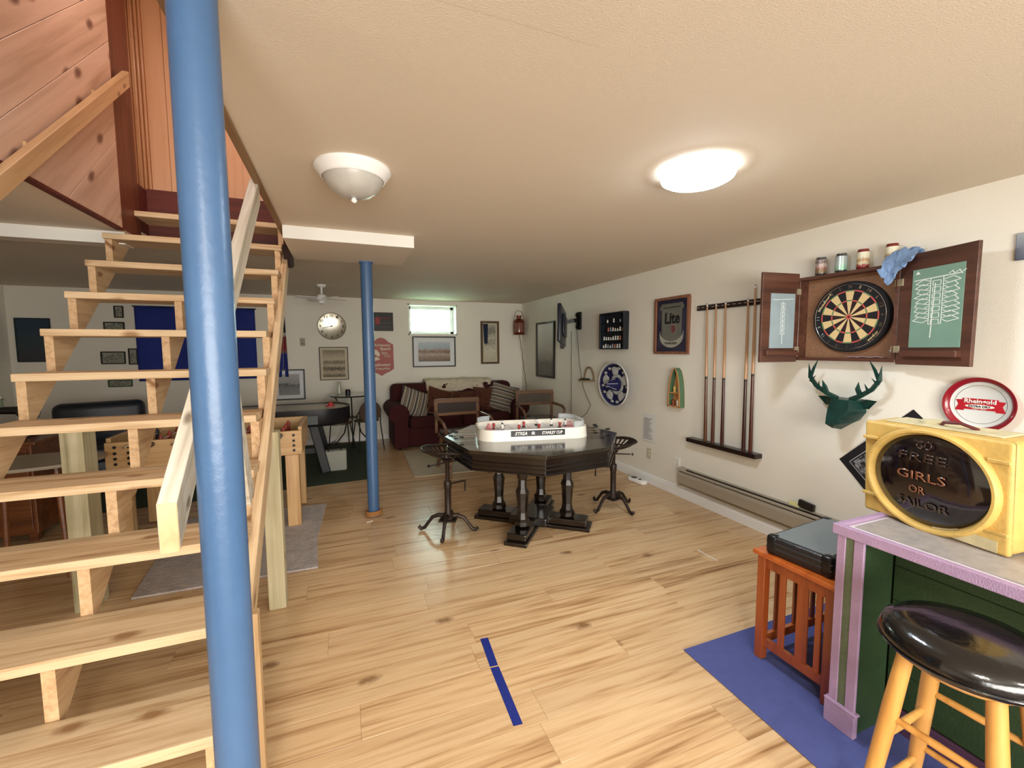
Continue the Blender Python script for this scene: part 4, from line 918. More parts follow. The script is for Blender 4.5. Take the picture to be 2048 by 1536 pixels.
for s_ in (-1, 1):
    b = MB(); gx = s_*.335
    for k in range(9):
        a = -PI/2+k*PI/8; b.tube([(gx+s_*.045*math.cos(a), .055*math.sin(a), .057), (gx+s_*.02*math.cos(a), .04*math.sin(a), .098)], .002, 5)
    for z, r_ in ((.06, 1), (.08, .8), (.098, .62)): b.tube([(gx+s_*.045*r_*math.cos(-PI/2+k*PI/8), .06*r_*math.sin(-PI/2+k*PI/8), z) for k in range(9)], .0025, 5)
    o = b.build('goal', M_goal, t)
    b = MB(); b.lathe([(.001, .056), (.06, .0562), (.06, .0572), (.001, .0575)], 16, (s_*.33, 0, 0), sx=.7); b.build('crease', mat('crease_pink', '#e0a8a8', .5), t)
M_pl = [mat('player_white', '#ece9e4', .5), mat('player_red', '#a8413c', .5), mat('player_black', '#1d1a1c', .5)]
def player(x, y, team, a):
    pb = MB(); pb.mi = 2; pb.box(-.008, .008, -.012, -.002, .0, .012); pb.box(-.008, .008, .002, .012, 0, .012)
    pb.mi = team; pb.lathe([(.007, .010), (.011, .026), (.014, .044), (.007, .052)], 8)
    pb.mi = 2 if team == 0 else 0; pb.ball((0, 0, .058), .008, 8, 6)
    pb.mi = 2; pb.tube([(.004, .012, .038), (.03, .018, .003), (.044, .014, .003)], .002, 5)
    pb.build('player', M_pl, t, smooth=True, loc=(x, y, .056), rot=(0, 0, a))
for q in ((-.22, .10, 0, .3), (-.25, -.08, 0, 2.4), (-.05, .02, 1, 1.0), (.05, -.11, 1, 2.9), (.08, .10, 0, 4), (.20, .05, 0, .9), (.24, -.07, 1, 3.3), (-.12, -.12, 1, 5), (.31, .0, 0, 3), (-.31, 0, 1, 0)): player(*q)
for s_ in (-1, 1):
    for k, y in enumerate((-.15, -.07, .07, .15)):
        e = .16+.05*(k % 2); x0 = s_*(GL/2-.01 if abs(y) < .12 else GL/2-.04)
        MB().tube([(x0, y, .03), (x0+s_*e, y, .03)], .0028, 6).build('rod', M_chrome, t)
        MB().tube([(x0+s_*e, y, .03), (x0+s_*(e+.035), y, .03)], .008, 8).build('knob', M_black, t, smooth=True)

# ------------------------------------------------------------------ tractor seat stools
def tractor_stool(x, y, hs, rz, label, crank):
    t = thing('tractor_stool', label, 'stool', (x, y, 0), rz, 'cast iron tractor seat stools at the octagonal table')
    # seat: dished pan with slots
    R_ = .20
    def pan(r, a):
        ex = 1+.10*math.cos(a)**2-.12*max(0, math.cos(a))**3*0
        z = .035+.06*r**2.2*(.6+.4*abs(math.sin(a)))+.035*(max(0, -math.cos(a)))*r**2
        return (R_*r*math.cos(a)*.93*ex, R_*r*math.sin(a)*1.05, hs-.075+z)
    b = MB(); n = 72
    def ring(r0, r1, test):
        for k in range(n):
            if not test(k): continue
            a0, a1 = 2*PI*k/n, 2*PI*(k+1)/n; rm = (r0+r1)/2
            b.add([pan(r0, a0), pan(r0, a1), pan(rm, a1), pan(rm, a0), pan(r1, a1), pan(r1, a0)], [(0, 1, 2, 3), (3, 2, 4, 5)])
    ring(0.001, .30, lambda k: True); ring(.30, .52, lambda k: k % 6 < 3); ring(.52, .58, lambda k: True); ring(.58, .90, lambda k: k % 3 < 1 or 30 <= k < 42); ring(.90, 1.0, lambda k: True)
    b.build('seat', M_iron, t, solid=.007)
    MB().tube([pan(1.0, 2*PI*k/48) for k in range(49)], .007, 6).build('seat_rim', M_iron, t, smooth=True)
    MB().lathe([(.045, hs-.055), (.03, hs-.075), (.018, hs-.09), (.016, .33)], 16, cap=True).build('screw_column', M_iron, t, smooth=True)
    MB().lathe([(.026, .42), (.032, .41), (.030, .36), (.026, .35), (.025, .17), (.034, .15), (.05, .135), (.05, .11), (.02, .10)], 20, cap=True).build('pillar', M_iron, t, smooth=True)
    for k in range(4):
        a = PI/4+k*PI/2; ca_, sa_ = math.cos(a), math.sin(a)
        pts = [(.03, .13), (.08, .135), (.13, .115), (.165, .07), (.195, .028), (.225, .018), (.24, .03), (.232, .045)]
        MB().tube([(r*ca_, r*sa_, z) for r, z in pts], [.022, .018, .015, .013, .014, .016, .013, .008], 8).build('leg', M_iron, t, smooth=True)
    MB().lathe([(.001, .118), (.09, .11), (.10, .10), (.06, .09)], 4).build('base_web', M_iron, t)
    MB().tube([(-.25*.6, -.0, hs-.085), (.25*.6, 0, hs-.085)], .006, 6).build('seat_lever', M_iron, t)
    MB().tube([(-.16, 0, hs-.085), (-.175, 0, hs-.085)], .012, 8).build('lever_knob', M_iron, t, smooth=True)
    MB().tube([(.02, 0, .39), (crank, 0, .385), (crank, 0, .30)], .008, 8).build('crank_handle', M_iron, t, smooth=True)
tractor_stool(.75, 3.35, .655, .35, 'rusty black cast iron tractor seat stool left of the octagonal table', .17)
tractor_stool(2.275, 3.27, .60, 2.6, 'black cast iron tractor seat stool right of the octagonal table', .16)

# ------------------------------------------------------------------ captain's chairs
M_oak = wood('worn_brown_oak', ['#3f2818', '#6a482c', '#85603e'], 'X', 34, .45, .1, rnd=.05)
M_seatv = mat('black_seat_vinyl', '#0d0e12', .25, coat=.4, bump=.2, bscale=25)
def captain(x, y, rz, label, panelm):
    t = thing('captains_chair', label, 'chair', (x, y, 0), rz, 'brown wooden captain chairs around the table')
    # front to -y
    MB().box(-.25, .25, -.24, .22, .44, .50).build('seat', M_seatv, t, bevel=.025, seg=3)
    MB().box(-.26, .26, -.25, .23, .40, .44).build('seat_frame', M_oak, t, bevel=.006)
    b = MB(); b.box(-.29, .29, .235, .265, .815, .865).box(-.29, .29, .235, .265, .65, .69); b.box(-.29, -.25, .235, .265, .69, .815).box(.25, .29, .235, .265, .69, .815)
    bf = b.build('back_frame', M_oak, t, bevel=.006)
    MB().box(-.25, .25, .243, .257, .69, .815).build('back_panel', panelm, bf)
    for s_ in (-1, 1):
        MB().bar((s_*.27, .25, .44), (s_*.27, .25, .66), .035, .03, (0, 1, 0)).build('back_post', M_oak, t, bevel=.004)
        MB().tube([(s_*.285, .24, .67), (s_*.30, .12, .665), (s_*.31, -.08, .66), (s_*.30, -.20, .63), (s_*.28, -.23, .56), (s_*.26, -.20, .44)], .019, 8).build('arm', M_oak, t, smooth=True)
        MB().bar((s_*.22, -.21, .41), (s_*.25, -.25, 0), .04, .04, (0, 1, 0)).build('leg', M_oak, t, bevel=.004)
        MB().bar((s_*.22, .20, .41), (s_*.25, .27, 0), .04, .04, (0, 1, 0)).build('leg', M_oak, t, bevel=.004)
        MB().bar((s_*.235, -.23, .14), (s_*.235, .235, .14), .025, .035).build('stretcher', M_oak, t)
captain(1.33, 5.02, .05, 'brown wooden captain chair with black seat in front of the sofa, left one', mat('dark_back_panel', '#2a1a14', .6, var=.2, vscale=20))
captain(2.60, 5.55, -.12, 'brown wooden captain chair with grey back panel near the television, right one', mat('grey_back_panel', '#4c4234', .6, var=.15, vscale=20))

# ------------------------------------------------------------------ sofa and cushions
t = thing('sofa', 'dark burgundy rolled arm sofa against the back wall under the window', 'sofa', (1.69, 6.86, 0))
def bx(name, a, par, bev=.05, m=M_burg): return MB().box(*a).build(name, m, par, bevel=bev, seg=4)
bx('base', (-1.0, 1.0, -.42, .40, .03, .32), t, .03)
bx('seat_cushion', (-.80, -.005, -.47, .16, .30, .47), t); bx('seat_cushion', (.005, .80, -.47, .16, .30, .47), t)
bk_ = bx('backrest', (-1.0, 1.0, .12, .44, .30, .86), t, .09)
for x in (-.52, .52): bx('back_cushion', (x-.49, x+.49, .05, .36, .55, .93), t, .09)
for s_ in (-1, 1):
    b = MB(); pts = [(-.10, .03), (.10, .03), (.10, .42)]+[(.03+.15*math.cos(a), .54+.135*math.sin(a)) for a in [-.9+k*PI*1.4/12 for k in range(13)]]+[(-.10, .42)]
    if s_ < 0: pts = [(-px, pz) for px, pz in pts][::-1]
    b.prism([(px+s_*.93, pz) for px, pz in pts], 'Y', -.50, .40); b.build('arm', M_burg, t, bevel=.012, seg=3)
for x in (-.95, .95):
    for y_ in (-.44, .38): MB().lathe([(.02, 0), (.03, .035)], 10, (x, y_, 0), cap=True).build('foot', M_darkwd, t)
def pillow(w, h, d, name, label, loc, rot, m, piping=None):
    t = thing(name, label, 'pillow', loc, 0, 'throw pillows on the burgundy sofa'); t.rotation_euler = rot
    def f(u, v, sg):
        x, z = (u-.5)*2, (v-.5)*2; e = max(0, (1-abs(x)**3.2))*max(0, (1-abs(z)**3.2)); k = 1-.10*(abs(x*z))
        return (x*w/2*(1-.07*(1-z*z)*abs(x)), sg*d/2*e**.5, z*h/2*(1-.07*(1-x*x)*abs(z)))
    b = MB(); b.grid(18, 18, lambda u, v: f(u, v, -1)).grid(18, 18, lambda u, v: f(u, v, 1)); b.build('cushion', m, t, smooth=True, merge=True)
    if piping:
        b = MB(); pts = [f(k/14, 0, 1) for k in range(15)]+[f(1, k/14, 1) for k in range(1, 15)]+[f(1-k/14, 1, 1) for k in range(1, 15)]+[f(0, 1-k/14, 1) for k in range(1, 15)]
        b.tube(pts, .008, 6); b.build('piping', piping, t, smooth=True)
def stripes(name, ax):
    if name in _m: return _m[name]
    m = mat(name, '#8a7a6a', .9, bump=.3, bscale=300); nt = m.node_tree; n = nt.nodes; l = nt.links
    tc = n.new('ShaderNodeTexCoord'); sp = n.new('ShaderNodeSeparateXYZ'); l.new(tc.outputs['Object'], sp.inputs[0])
    mu = n.new('ShaderNodeMath'); mu.operation = 'MULTIPLY'; mu.inputs[1].default_value = 9; l.new(sp.outputs[ax], mu.inputs[0])
    fr = n.new('ShaderNodeMath'); fr.operation = 'FRACT'; l.new(mu.outputs[0], fr.inputs[0]); cr = n.new('ShaderNodeValToRGB'); cr.color_ramp.interpolation = 'CONSTANT'
    l.new(fr.outputs[0], cr.inputs[0]); e = cr.color_ramp.elements; e[0].color = lin('#a39a86'); e[0].position = 0; e[1].position = .28; e[1].color = lin('#3d2a28')
    for p_, c_ in ((.36, '#8a8378'), (.52, '#5a3a36'), (.60, '#b3a890'), (.75, '#5f6468'), (.88, '#2e2426')): q = e.new(p_); q.color = lin(c_)
    l.new(cr.outputs[0], n['Principled BSDF'].inputs['Base Color']); return m
M_flor = art('floral_fabric', [(.0, '#2d0e0e'), (.42, '#3c1412'), (.47, '#8a5c34'), (.50, '#4b1a16'), (.58, '#3f1512'), (.66, '#70482c'), (.72, '#451815'), (1, '#451815')], 26, 'Z', 1.0, .9, -1, 1)
pillow(.50, .44, .16, 'striped_pillow', 'striped beige and brown pillow leaning at the left sofa arm', (1.00, 6.62, .66), (-.35, .38, .15), stripes('stripe_cloth_v', 0))
pillow(.40, .42, .16, 'floral_pillow', 'dark red floral pillow beside the left striped pillow', (1.37, 6.66, .66), (-.30, .30, 0), M_flor, mat('gold_piping', '#9a7a52', .8))
pillow(.40, .36, .15, 'floral_pillow', 'dark red floral pillow in the middle of the sofa', (1.80, 6.70, .64), (-.35, 0, 0), M_flor)
pillow(.40, .42, .15, 'floral_pillow', 'dark red floral pillow next to the right striped pillow', (2.15, 6.68, .66), (-.35, .05, -.05), M_flor)
pillow(.46, .46, .15, 'striped_pillow', 'striped grey brown pillow tilted at the right sofa arm', (2.43, 6.60, .68), (-.30, .30, -.25), stripes('stripe_cloth_h', 2))
t = thing('fur_throw', 'cream sheepskin throw draped over the sofa back', 'throw', (1.79, 7.10, .93))
def thr(u, v):
    x = -.56+1.12*u; s_ = v
    prof = [(-.20, -.13), (-.165, -.03), (-.10, .035), (.0, .05), (.10, .04), (.17, -.02), (.185, -.06)]
    q = s_*(len(prof)-1); i = min(int(q), len(prof)-2); f = q-i; y = prof[i][0]*(1-f)+prof[i+1][0]*f; z = prof[i][1]*(1-f)+prof[i+1][1]*f
    sag = .045*math.sin(u*11+.5)*(1 if v < .3 else .25)-.05*(1-v)*math.sin(u*PI*.9)*0
    k = noise.noise(Vector((u*14, v*8, 3)))*.02
    edge = (.06*noise.noise(Vector((u*6, 2, 1)))) if v < .15 else 0
    return (x, y-k*.5, z+k+sag*.4+edge)
MB().grid(60, 30, thr).build('sheepskin', mat('cream_fur', '#d6cab4', 1, var=.10, vscale=30, bump=1.0, bscale=120), t, smooth=True, solid=.02)

# ------------------------------------------------------------------ rugs and mats
def rug(name, label, pts, z, m, cat='rug', z0=.001, wave=0):
    o = MB().prism(pts, 'Z', z0, z).build(name, m, bevel=.002, seg=1); return tag(o, label, cat)
M_lrug = mat('beige_rug', '#c2b69e', .95, var=.1, vscale=40, bump=.8, bscale=250)
rug('area_rug', 'light beige rug with dark printed patch under the chairs by the sofa', [(.76, 6.30), (.72, 4.95), (2.35, 4.88), (2.45, 6.30)], .010, M_lrug)
rug('green_mat', 'dark green carpet mat under the air hockey table', [(-2.4, 7.25), (-2.4, 4.90), (.27, 5.08), (.34, 7.25)], .007, mat('green_carpet', '#2f3d2a', .95, var=.2, vscale=30, bump=.6, bscale=300))
rug('grey_rug', 'pale grey shaggy rug under the stairs and game table', [(-1.22, 3.10), (-.205, 3.09), (-.235, 3.55), (-.195, 4.38), (-1.35, 4.42)], .014, mat('grey_shag', '#b8aea8', .95, var=.14, vscale=14, bump=1.0, bscale=60))
rug('blue_mat', 'flat blue carpet mat at the foot of the bar', [(1.50, 1.55), (2.75, 1.55), (2.75, .30), (1.497, .30)], .008, mat('blue_carpet', '#4c5590', .9, var=.06, vscale=25, bump=.5, bscale=500))
o = MB().box(1.25, 1.85, -.01, .01, 0, .001)
tp = thing('floor_tape', 'strip of dark blue painters tape on the floor planks', 'tape', (0, 0, 0))
for (x0, y0, x1, y1) in ((.622, 2.0, .605, 1.795), (.606, 1.79, .590, 1.46)):
    MB().add([(x0-.020, y0, .0005), (x0+.020, y0-.004, .0005), (x1+.020, y1, .0005), (x1-.018, y1+.004, .0005), (x0-.020, y0, .0012), (x0+.020, y0-.004, .0012), (x1+.020, y1, .0012), (x1-.018, y1+.004, .0012)],
             [(3, 2, 1, 0), (4, 5, 6, 7), (0, 1, 5, 4), (1, 2, 6, 5), (2, 3, 7, 6), (3, 0, 4, 7)]).build('tape_strip', mat('navy_tape', '#10257a', .6, var=.08, vscale=60), tp)
tag(MB().bar((2.365, 2.335, .003), (2.368, 2.16, .003), .005, .004).build('stick', M_wt), 'thin white stick lying on the floor near the side table', 'stick')
tag(MB().bar((.14, 3.78, .003), (.19, 3.80, .003), .006, .004).build('splinter', M_wt), 'tiny white splinter on the floor in front of the far pole', 'splinter')

# gadget by the wall
t = thing('desk_phone', 'small white handheld gadget with black screen on the floor by the wall', 'gadget', (2.985, 3.83, 0), -1.45)
MB().prism(rrect(.24, .09, .035), 'Z', .0, .04).build('body', M_whiteg, t, bevel=.01, seg=3)
MB().prism([(x-.055, y) for x, y in rrect(.07, .055, .015)], 'Z', .04, .042).build('screen', M_black, t)
for a in ((.02, .05, -.008, .008), (.027, .043, -.018, .018)): MB().box(a[0], a[1], a[2], a[3], .04, .044).build('button', M_black, t)

# ------------------------------------------------------------------ foosball table
t = thing('foosball_table', 'light wooden foosball table behind the stairs', 'game table', (-.98, 4.22, .014))
M_foo = wood('light_oak_table', ['#a97c50', '#c8a06c', '#d6b383'], 'X', 36, .45, .2, rnd=.04)
hw, hd = .64, .32
MB().box(-hw, hw, -hd, -hd+.03, .60, .80).build('side_panel', M_foo, t, bevel=.006); MB().box(-hw, hw, hd-.03, hd, .60, .83).build('side_panel', M_foo, t, bevel=.006)
for s_ in (-1, 1): MB().box(s_*hw-.0 if s_ < 0 else hw-.03, -hw+.03 if s_ < 0 else hw, -hd+.03, hd-.03, .60, .83).build('end_panel', M_foo, t, bevel=.006)
MB().box(-hw+.03, hw-.03, -hd+.03, hd-.03, .66, .68).build('playfield', mat('foos_field', '#3f6a44', .5), t)
for sx_ in (-1, 1):
    for sy_ in (-1, 1):
        MB().box(-.05, .05, -.04, .04, 0, .60).build('leg', wood('light_oak_leg', ['#a97c50', '#c8a06c', '#d6b383'], 'Z', 36, .45, .2, rnd=.04), t, bevel=.005, loc=(sx_*(hw-.08), sy_*(hd-.045), 0))
for x in (-.58, -.5, .44, .58):
    for z in (.64, .68, .72, .765): MB().lathe([(.001, -.006), (.011, -.005), (.011, 0)], 10, (x, -hd, z), 'Y').build('bolt', M_blackm, t)
for k in range(8):
    x = -.49+k*.14
    MB().tube([(x, -hd-.10, .775), (x, hd+.14, .775)], .007, 8).build('rod', M_chrome, t, smooth=True)
    s_ = -1 if k % 2 else 1; y_ = s_*(hd+.02) if s_ > 0 else -(hd+.02)
    MB().tube([(x, s_*(hd+.03), .775), (x, s_*(hd+.13), .775)], .017, 10).build('handle', M_black, t, smooth=True)
    for j in range(3):
        y2 = -.18+.18*j; fm = mat('foos_red', '#9a3a30', .4) if k % 2 else mat('foos_dark', '#1c2030', .4)
        MB().lathe([(.012, .695), (.016, .72), (.012, .76), (.017, .79), (.010, .805), (.001, .82)], 8, (x, y2, 0)).build('player', fm, t, smooth=True)

# ------------------------------------------------------------------ air hockey table
t = thing('air_hockey_table', 'black air hockey table with pale playfield behind the foosball table', 'game table', (-.72, 5.86, .007))
R0 = rrect(1.56, .78, .34, 8); R1 = rrect(1.50, .72, .31, 8); nn = len(R0)
b = MB(); vs = [(x*.97, y*.95, .57) for x, y in R0]+[(x, y, .61) for x, y in R0]+[(x, y, .77) for x, y in R0]+[(x, y, .77) for x, y in R1]+[(x, y, .752) for x, y in R1]
fs = [(j*nn+k, j*nn+(k+1) % nn, (j+1)*nn+(k+1) % nn, (j+1)*nn+k) for j in range(4) for k in range(nn)]
b.add(vs, fs+[tuple(range(nn))[::-1]]); b.build('cabinet', mat('hockey_black', '#12141a', .4), t, smooth=True)
MB().prism(R1, 'Z', .745, .757).build('playfield', mat('hockey_field', '#bdbab0', .35), t)
MB().prism([(x*1.0, y) for x, y in R0], 'Z', .800, .806).build('rim_top', mat('hockey_rim', '#2a2c30', .4), t) if False else None
MB().lathe([(.001, .81), (.022, .80), (.028, .775), (.055, .77), (.057, .757)], 20, (.55, .05, 0)).build('mallet', mat('mallet_red', '#c8252c', .35), t, smooth=True)
MB().box(.30, .42, -.395, -.385, .60, .70).build('control_plate', mat('grey_plate', '#5a6464', .5), t)
M_hl = mat('hockey_leg', '#14161a', .45)
for sx_ in (-1, 1):
    for sy_ in (-1, 1): MB().bar((sx_*.36, sy_*.27, .59), (sx_*.49, sy_*.32, 0), .10, .07, (0, 1, 0)).build('leg', M_hl, t, bevel=.01)
MB().box(-.45, .45, -.02, .02, .18, .24).build('cross_rail', M_hl, t)
t = thing('white_tote', 'pale grey fabric tote with dark handles beside the hockey table leg', 'bag', (-.13, 5.62, .007))
MB().box(-.13, .13, -.07, .07, 0, .25).build('bag_body', mat('tote_cloth', '#a9aa9e', .85, bump=.5, bscale=40), t, bevel=.02, seg=3)
for s_ in (-1, 1): MB().tube([(-.07, s_*.06, .245), (-.08, s_*.05, .31), (0, s_*.04, .35), (.08, s_*.05, .31), (.07, s_*.06, .245)], .006, 6).build('handle', M_black, t, smooth=True)

# ------------------------------------------------------------------ bistro set
M_wire = mat('dark_wrought_iron', '#221e1a', .5, metal=.5)
t = thing('bistro_table', 'round glass topped wrought iron table against the back wall', 'table', (.10, 6.95, 0))
MB().lathe([(.001, .795), (.33, .795), (.335, .80), (.33, .805), (.001, .805)], 40).build('glass_top', mat('table_glass', '#dfe8e4', .03, trans=.9), t, smooth=True)
MB().tube([(.30*math.cos(k*PI/16), .30*math.sin(k*PI/16), .787) for k in range(33)], .007, 6).build('top_ring', M_wire, t, smooth=True)
for k in range(3):
    a = k*2*PI/3+.5; MB().tube([(.29*math.cos(a), .29*math.sin(a), .785), (.22*math.cos(a), .22*math.sin(a), .66), (.07*math.cos(a), .07*math.sin(a), .45), (.14*math.cos(a), .14*math.sin(a), .2), (.30*math.cos(a), .30*math.sin(a), .012)], .009, 6).build('leg', M_wire, t, smooth=True)
MB().tube([(.08*math.cos(k*PI/8), .08*math.sin(k*PI/8), .45) for k in range(17)], .007, 6).build('waist_ring', M_wire, t, smooth=True)
t = thing('bistro_chair', 'wire bistro chair with round tan back panel before the glass table', 'chair', (-.14, 6.40, 0), -.2)
MB().lathe([(.001, -.012), (.17, -.012), (.18, 0), (.17, .012), (.001, .012)], 32, (0, .0, .60), 'Y').build('back_panel', mat('tan_panel', '#9c9078', .7, var=.1, vscale=9), t, smooth=True)
MB().lathe([(.001, .44), (.19, .44), (.20, .425), (.001, .42)], 28, (0, .22, 0)).build('seat', mat('seat_brown', '#5a4432', .8), t, smooth=True)
for sx_ in (-1, 1):
    MB().tube([(sx_*.17, 0, .62), (sx_*.17, .02, .42), (sx_*.20, -.03, .007)], .008, 6).build('leg', M_wire, t, smooth=True)
    MB().tube([(sx_*.13, .36, .43), (sx_*.19, .42, .007)], .008, 6).build('leg', M_wire, t, smooth=True)
t = thing('bistro_chair', 'second wire bistro chair with brown seat partly hidden by the far pole', 'chair', (.34, 6.50, 0), .25)
MB().lathe([(.001, -.012), (.15, -.012), (.16, 0), (.15, .012), (.001, .012)], 32, (0, .0, .58), 'Y').build('back_panel', mat('brown_panel', '#4a3424', .7, var=.2, vscale=9), t, smooth=True)
MB().lathe([(.001, .44), (.17, .44), (.18, .425), (.001, .42)], 28, (0, .20, 0)).build('seat', mat('seat_brown', '#5a4432', .8), t, smooth=True)
for sx_ in (-1, 1):
    MB().tube([(sx_*.15, 0, .62), (sx_*.15, .02, .42), (sx_*.18, -.03, .007)], .008, 6).build('leg', M_wire, t, smooth=True)
    MB().tube([(sx_*.12, .33, .43), (sx_*.17, .39, .007)], .008, 6).build('leg', M_wire, t, smooth=True)
t = thing('glass_vase', 'tall pale glass vase on the round glass table', 'vase', (-.07, 6.98, .805))
MB().lathe([(.03, 0), (.04, .01), (.036, .10), (.028, .16), (.034, .19)], 20, cap=False).build('vase_body', mat('vase_glass', '#cfd2bc', .15, trans=.5), t, smooth=True)
t = thing('candle_jar', 'small dark jar on the round glass table behind the pole', 'jar', (.05, 6.83, .805))
MB().lathe([(.001, 0), (.035, 0), (.038, .07), (.03, .085), (.001, .085)], 16).build('jar_body', M_black, t, smooth=True)

# ------------------------------------------------------------------ things behind the stairs
t = thing('side_cabinet', 'brown wooden side cabinet in the shade behind the lowest stair treads', 'cabinet', (-2.75, 4.62, 0))
M_br = wood('brown_cabinet_wood', ['#4a2614', '#74421f', '#8a542c'], 'X', 28, .45, .2)
MB().box(-.50, .50, -.25, .25, .06, .76).build('body', M_br, t, bevel=.005); MB().box(-.54, .54, -.28, .28, .76, .79).build('top', M_br, t, bevel=.005)
for s_ in (-1, 1):
    d_ = MB().box(s_*.245-.235, s_*.245+.235, -.268, -.25, .10, .73).build('door', M_br, t, bevel=.004)
    MB().ball((s_*.03, -.28, .42), .013, 10, 6).build('knob', M_brass, d_, smooth=True)
for sx_ in (-1, 1):
    for sy_ in (-1, 1): MB().box(sx_*.46-.025, sx_*.46+.025, sy_*.21-.025, sy_*.21+.025, 0, .06).build('foot', M_br, t)
t = thing('sewing_machine', 'old black sewing machine on the cabinet seen under the stairs', 'sewing machine', (-2.55, 4.62, .79), .1)
M_sew = mat('black_japan', '#0f1012', .25, coat=.5)
MB().box(-.19, .19, -.08, .08, 0, .04).build('bed', M_sew, t, bevel=.008)
MB().tube([(.14, 0, .03), (.145, 0, .16), (.11, 0, .215), (-.02, 0, .22), (-.13, 0, .215)], [.045, .032, .034, .028, .034], 12).build('arm', M_sew, t, smooth=True)
MB().box(-.165, -.105, -.035, .035, .09, .25).build('head', M_sew, t, bevel=.012, seg=3)
MB().lathe([(.001, .20), (.045, .20), (.06, .205), (.06, .22), (.045, .225), (.001, .225)], 24, (0, 0, .205), 'X').build('hand_wheel', M_chrome, t, smooth=True)
MB().tube([(.02, 0, .24), (.02, 0, .33)], .004, 6).build('spool_pin', M_chrome, t); MB().lathe([(.02, .245), (.012, .255), (.012, .30), (.02, .31)], 12, (.02, 0, 0), cap=True).build('thread_spool', mat('green_thread', '#6c7a60', .8), t)
t = thing('oval_side_table', 'light topped oval side table under the stairs', 'table', (-1.95, 3.75, 0))
MB().lathe([(.001, .735), (.30, .735), (.305, .745), (.30, .755), (.001, .755)], 36, sx=1.3, sy=.85).build('top', mat('pale_laminate', '#9d9481', .4), t, smooth=True)
for k in range(4):
    a = PI/4+k*PI/2; MB().tube([(.24*math.cos(a)*1.2, .20*math.sin(a), .735), (.28*math.cos(a)*1.2, .23*math.sin(a), 0)], .016, 8).build('leg', M_br, t, smooth=True)
t = thing('armchair', 'dark blue leather armchair in the shade behind the stairs', 'armchair', (-2.6, 6.2, 0), .3)
M_lea = mat('dark_blue_leather', '#1c2430', .4, var=.15, vscale=8, bump=.2, bscale=30)
for nm, a, bv in (('base', (-.40, .40, -.38, .38, .05, .30), .03), ('seat_cushion', (-.28, .28, -.40, .25, .28, .45), .05), ('backrest', (-.40, .40, .18, .42, .28, .88), .08), ('arm', (-.42, -.27, -.38, .30, .20, .62), .05), ('arm', (.27, .42, -.38, .30, .20, .62), .05)): bx(nm, a, t, bv, M_lea)
for sx_ in (-1, 1):
    for sy_ in (-1, 1): MB().box(sx_*.34-.02, sx_*.34+.02, sy_*.32-.02, sy_*.32+.02, 0, .05).build('foot', M_black, t)

# ------------------------------------------------------------------ mission side table and case
t = thing('slatted_side_table', 'orange brown slatted wooden side table beside the bar', 'side table', (2.10, 1.226, 0))
hx, hy = .315, .172
M_misX = wood('cherry_orange_top', ['#8f4016', '#b2581f', '#bd6428'], 'X', 30, .3, .35, rnd=.03)
MB().box(-hx-.02, hx+.02, -hy-.008, hy+.012, .513, .533).build('top', M_misX, t, bevel=.003)
for sx_ in (-1, 1):
    for sy_ in (-1, 1): MB().box(-.019, .019, -.019, .019, .008, .513).build('leg', M_mission, t, bevel=.002, seg=1, loc=(sx_*(hx-.019), sy_*(hy-.019), 0))
    MB().box(sx_*(hx-.019)-.009, sx_*(hx-.019)+.009, -hy+.038, hy-.038, .455, .513).build('rail', M_mission, t)
    MB().box(sx_*(hx-.019)-.009, sx_*(hx-.019)+.009, -hy+.038, hy-.038, .075, .115).build('rail', M_mission, t)
    for y_, w_ in ((-.103, .012), (-.035, .024), (.056, .014)): MB().box(sx_*(hx-.019)-.005, sx_*(hx-.019)+.005, y_-w_, y_+w_, .115, .455).build('slat', M_mission, t, bevel=.001, seg=1)
for sy_ in (-1, 1):
    MB().box(-hx+.038, hx-.038, sy_*(hy-.019)-.009, sy_*(hy-.019)+.009, .455, .513).build('rail', M_misX, t); MB().box(-hx+.038, hx-.038, sy_*(hy-.019)-.009, sy_*(hy-.019)+.009, .075, .115).build('rail', M_misX, t)
    for k in range(4): MB().box(-.20+k*.13-.012, -.20+k*.13+.012, sy_*(hy-.019)-.005, sy_*(hy-.019)+.005, .115, .455).build('slat', M_mission, t)
t = thing('chip_case', 'black and grey aluminium edged case lying on the slatted side table', 'case', (2.03, 1.245, .533), .10)
cw, cd, chh = .235, .135, .085
M_alu = mat('case_edge', '#4a4f55', .3, metal=.7); M_top = mat('case_top', '#6d7678', .4, coat=.1, bump=.1, bscale=200)
MB().box(-cw, cw, -cd, cd, 0, chh).build('shell', mat('case_side', '#1e1c1e', .4, bump=.3, bscale=90), t, bevel=.014, seg=3)
MB().box(-cw+.018, cw-.018, -cd+.018, cd-.018, chh-.001, chh+.002).build('lid_panel', M_top, t)
b = MB()
for z in (.03, .055): b.box(-cw-.002, cw+.002, -cd-.002, cd+.002, z, z+.007)
b.build('edge_band', M_alu, t, bevel=.006)
for sx_ in (-1, 1):
    for sy_ in (-1, 1): MB().box(sx_*(cw-.022)-.025, sx_*(cw-.022)+.025, sy_*(cd-.022)-.025, sy_*(cd-.022)+.025, -.0, chh+.004).build('corner_guard', mat('corner_black', '#17161a', .3, metal=.3), t, bevel=.015, seg=3)
for x in (-.1, .1): MB().box(x-.018, x+.018, -cd-.007, -cd-.002, .03, .07).build('latch', M_chrome, t, bevel=.002, seg=1)

# ------------------------------------------------------------------ bar
t = thing('bar_counter', 'dark green bar counter with lilac trim and recessed front', 'bar', (1.735, 1.03, 0))
BT = .80; y1_ = -2.1
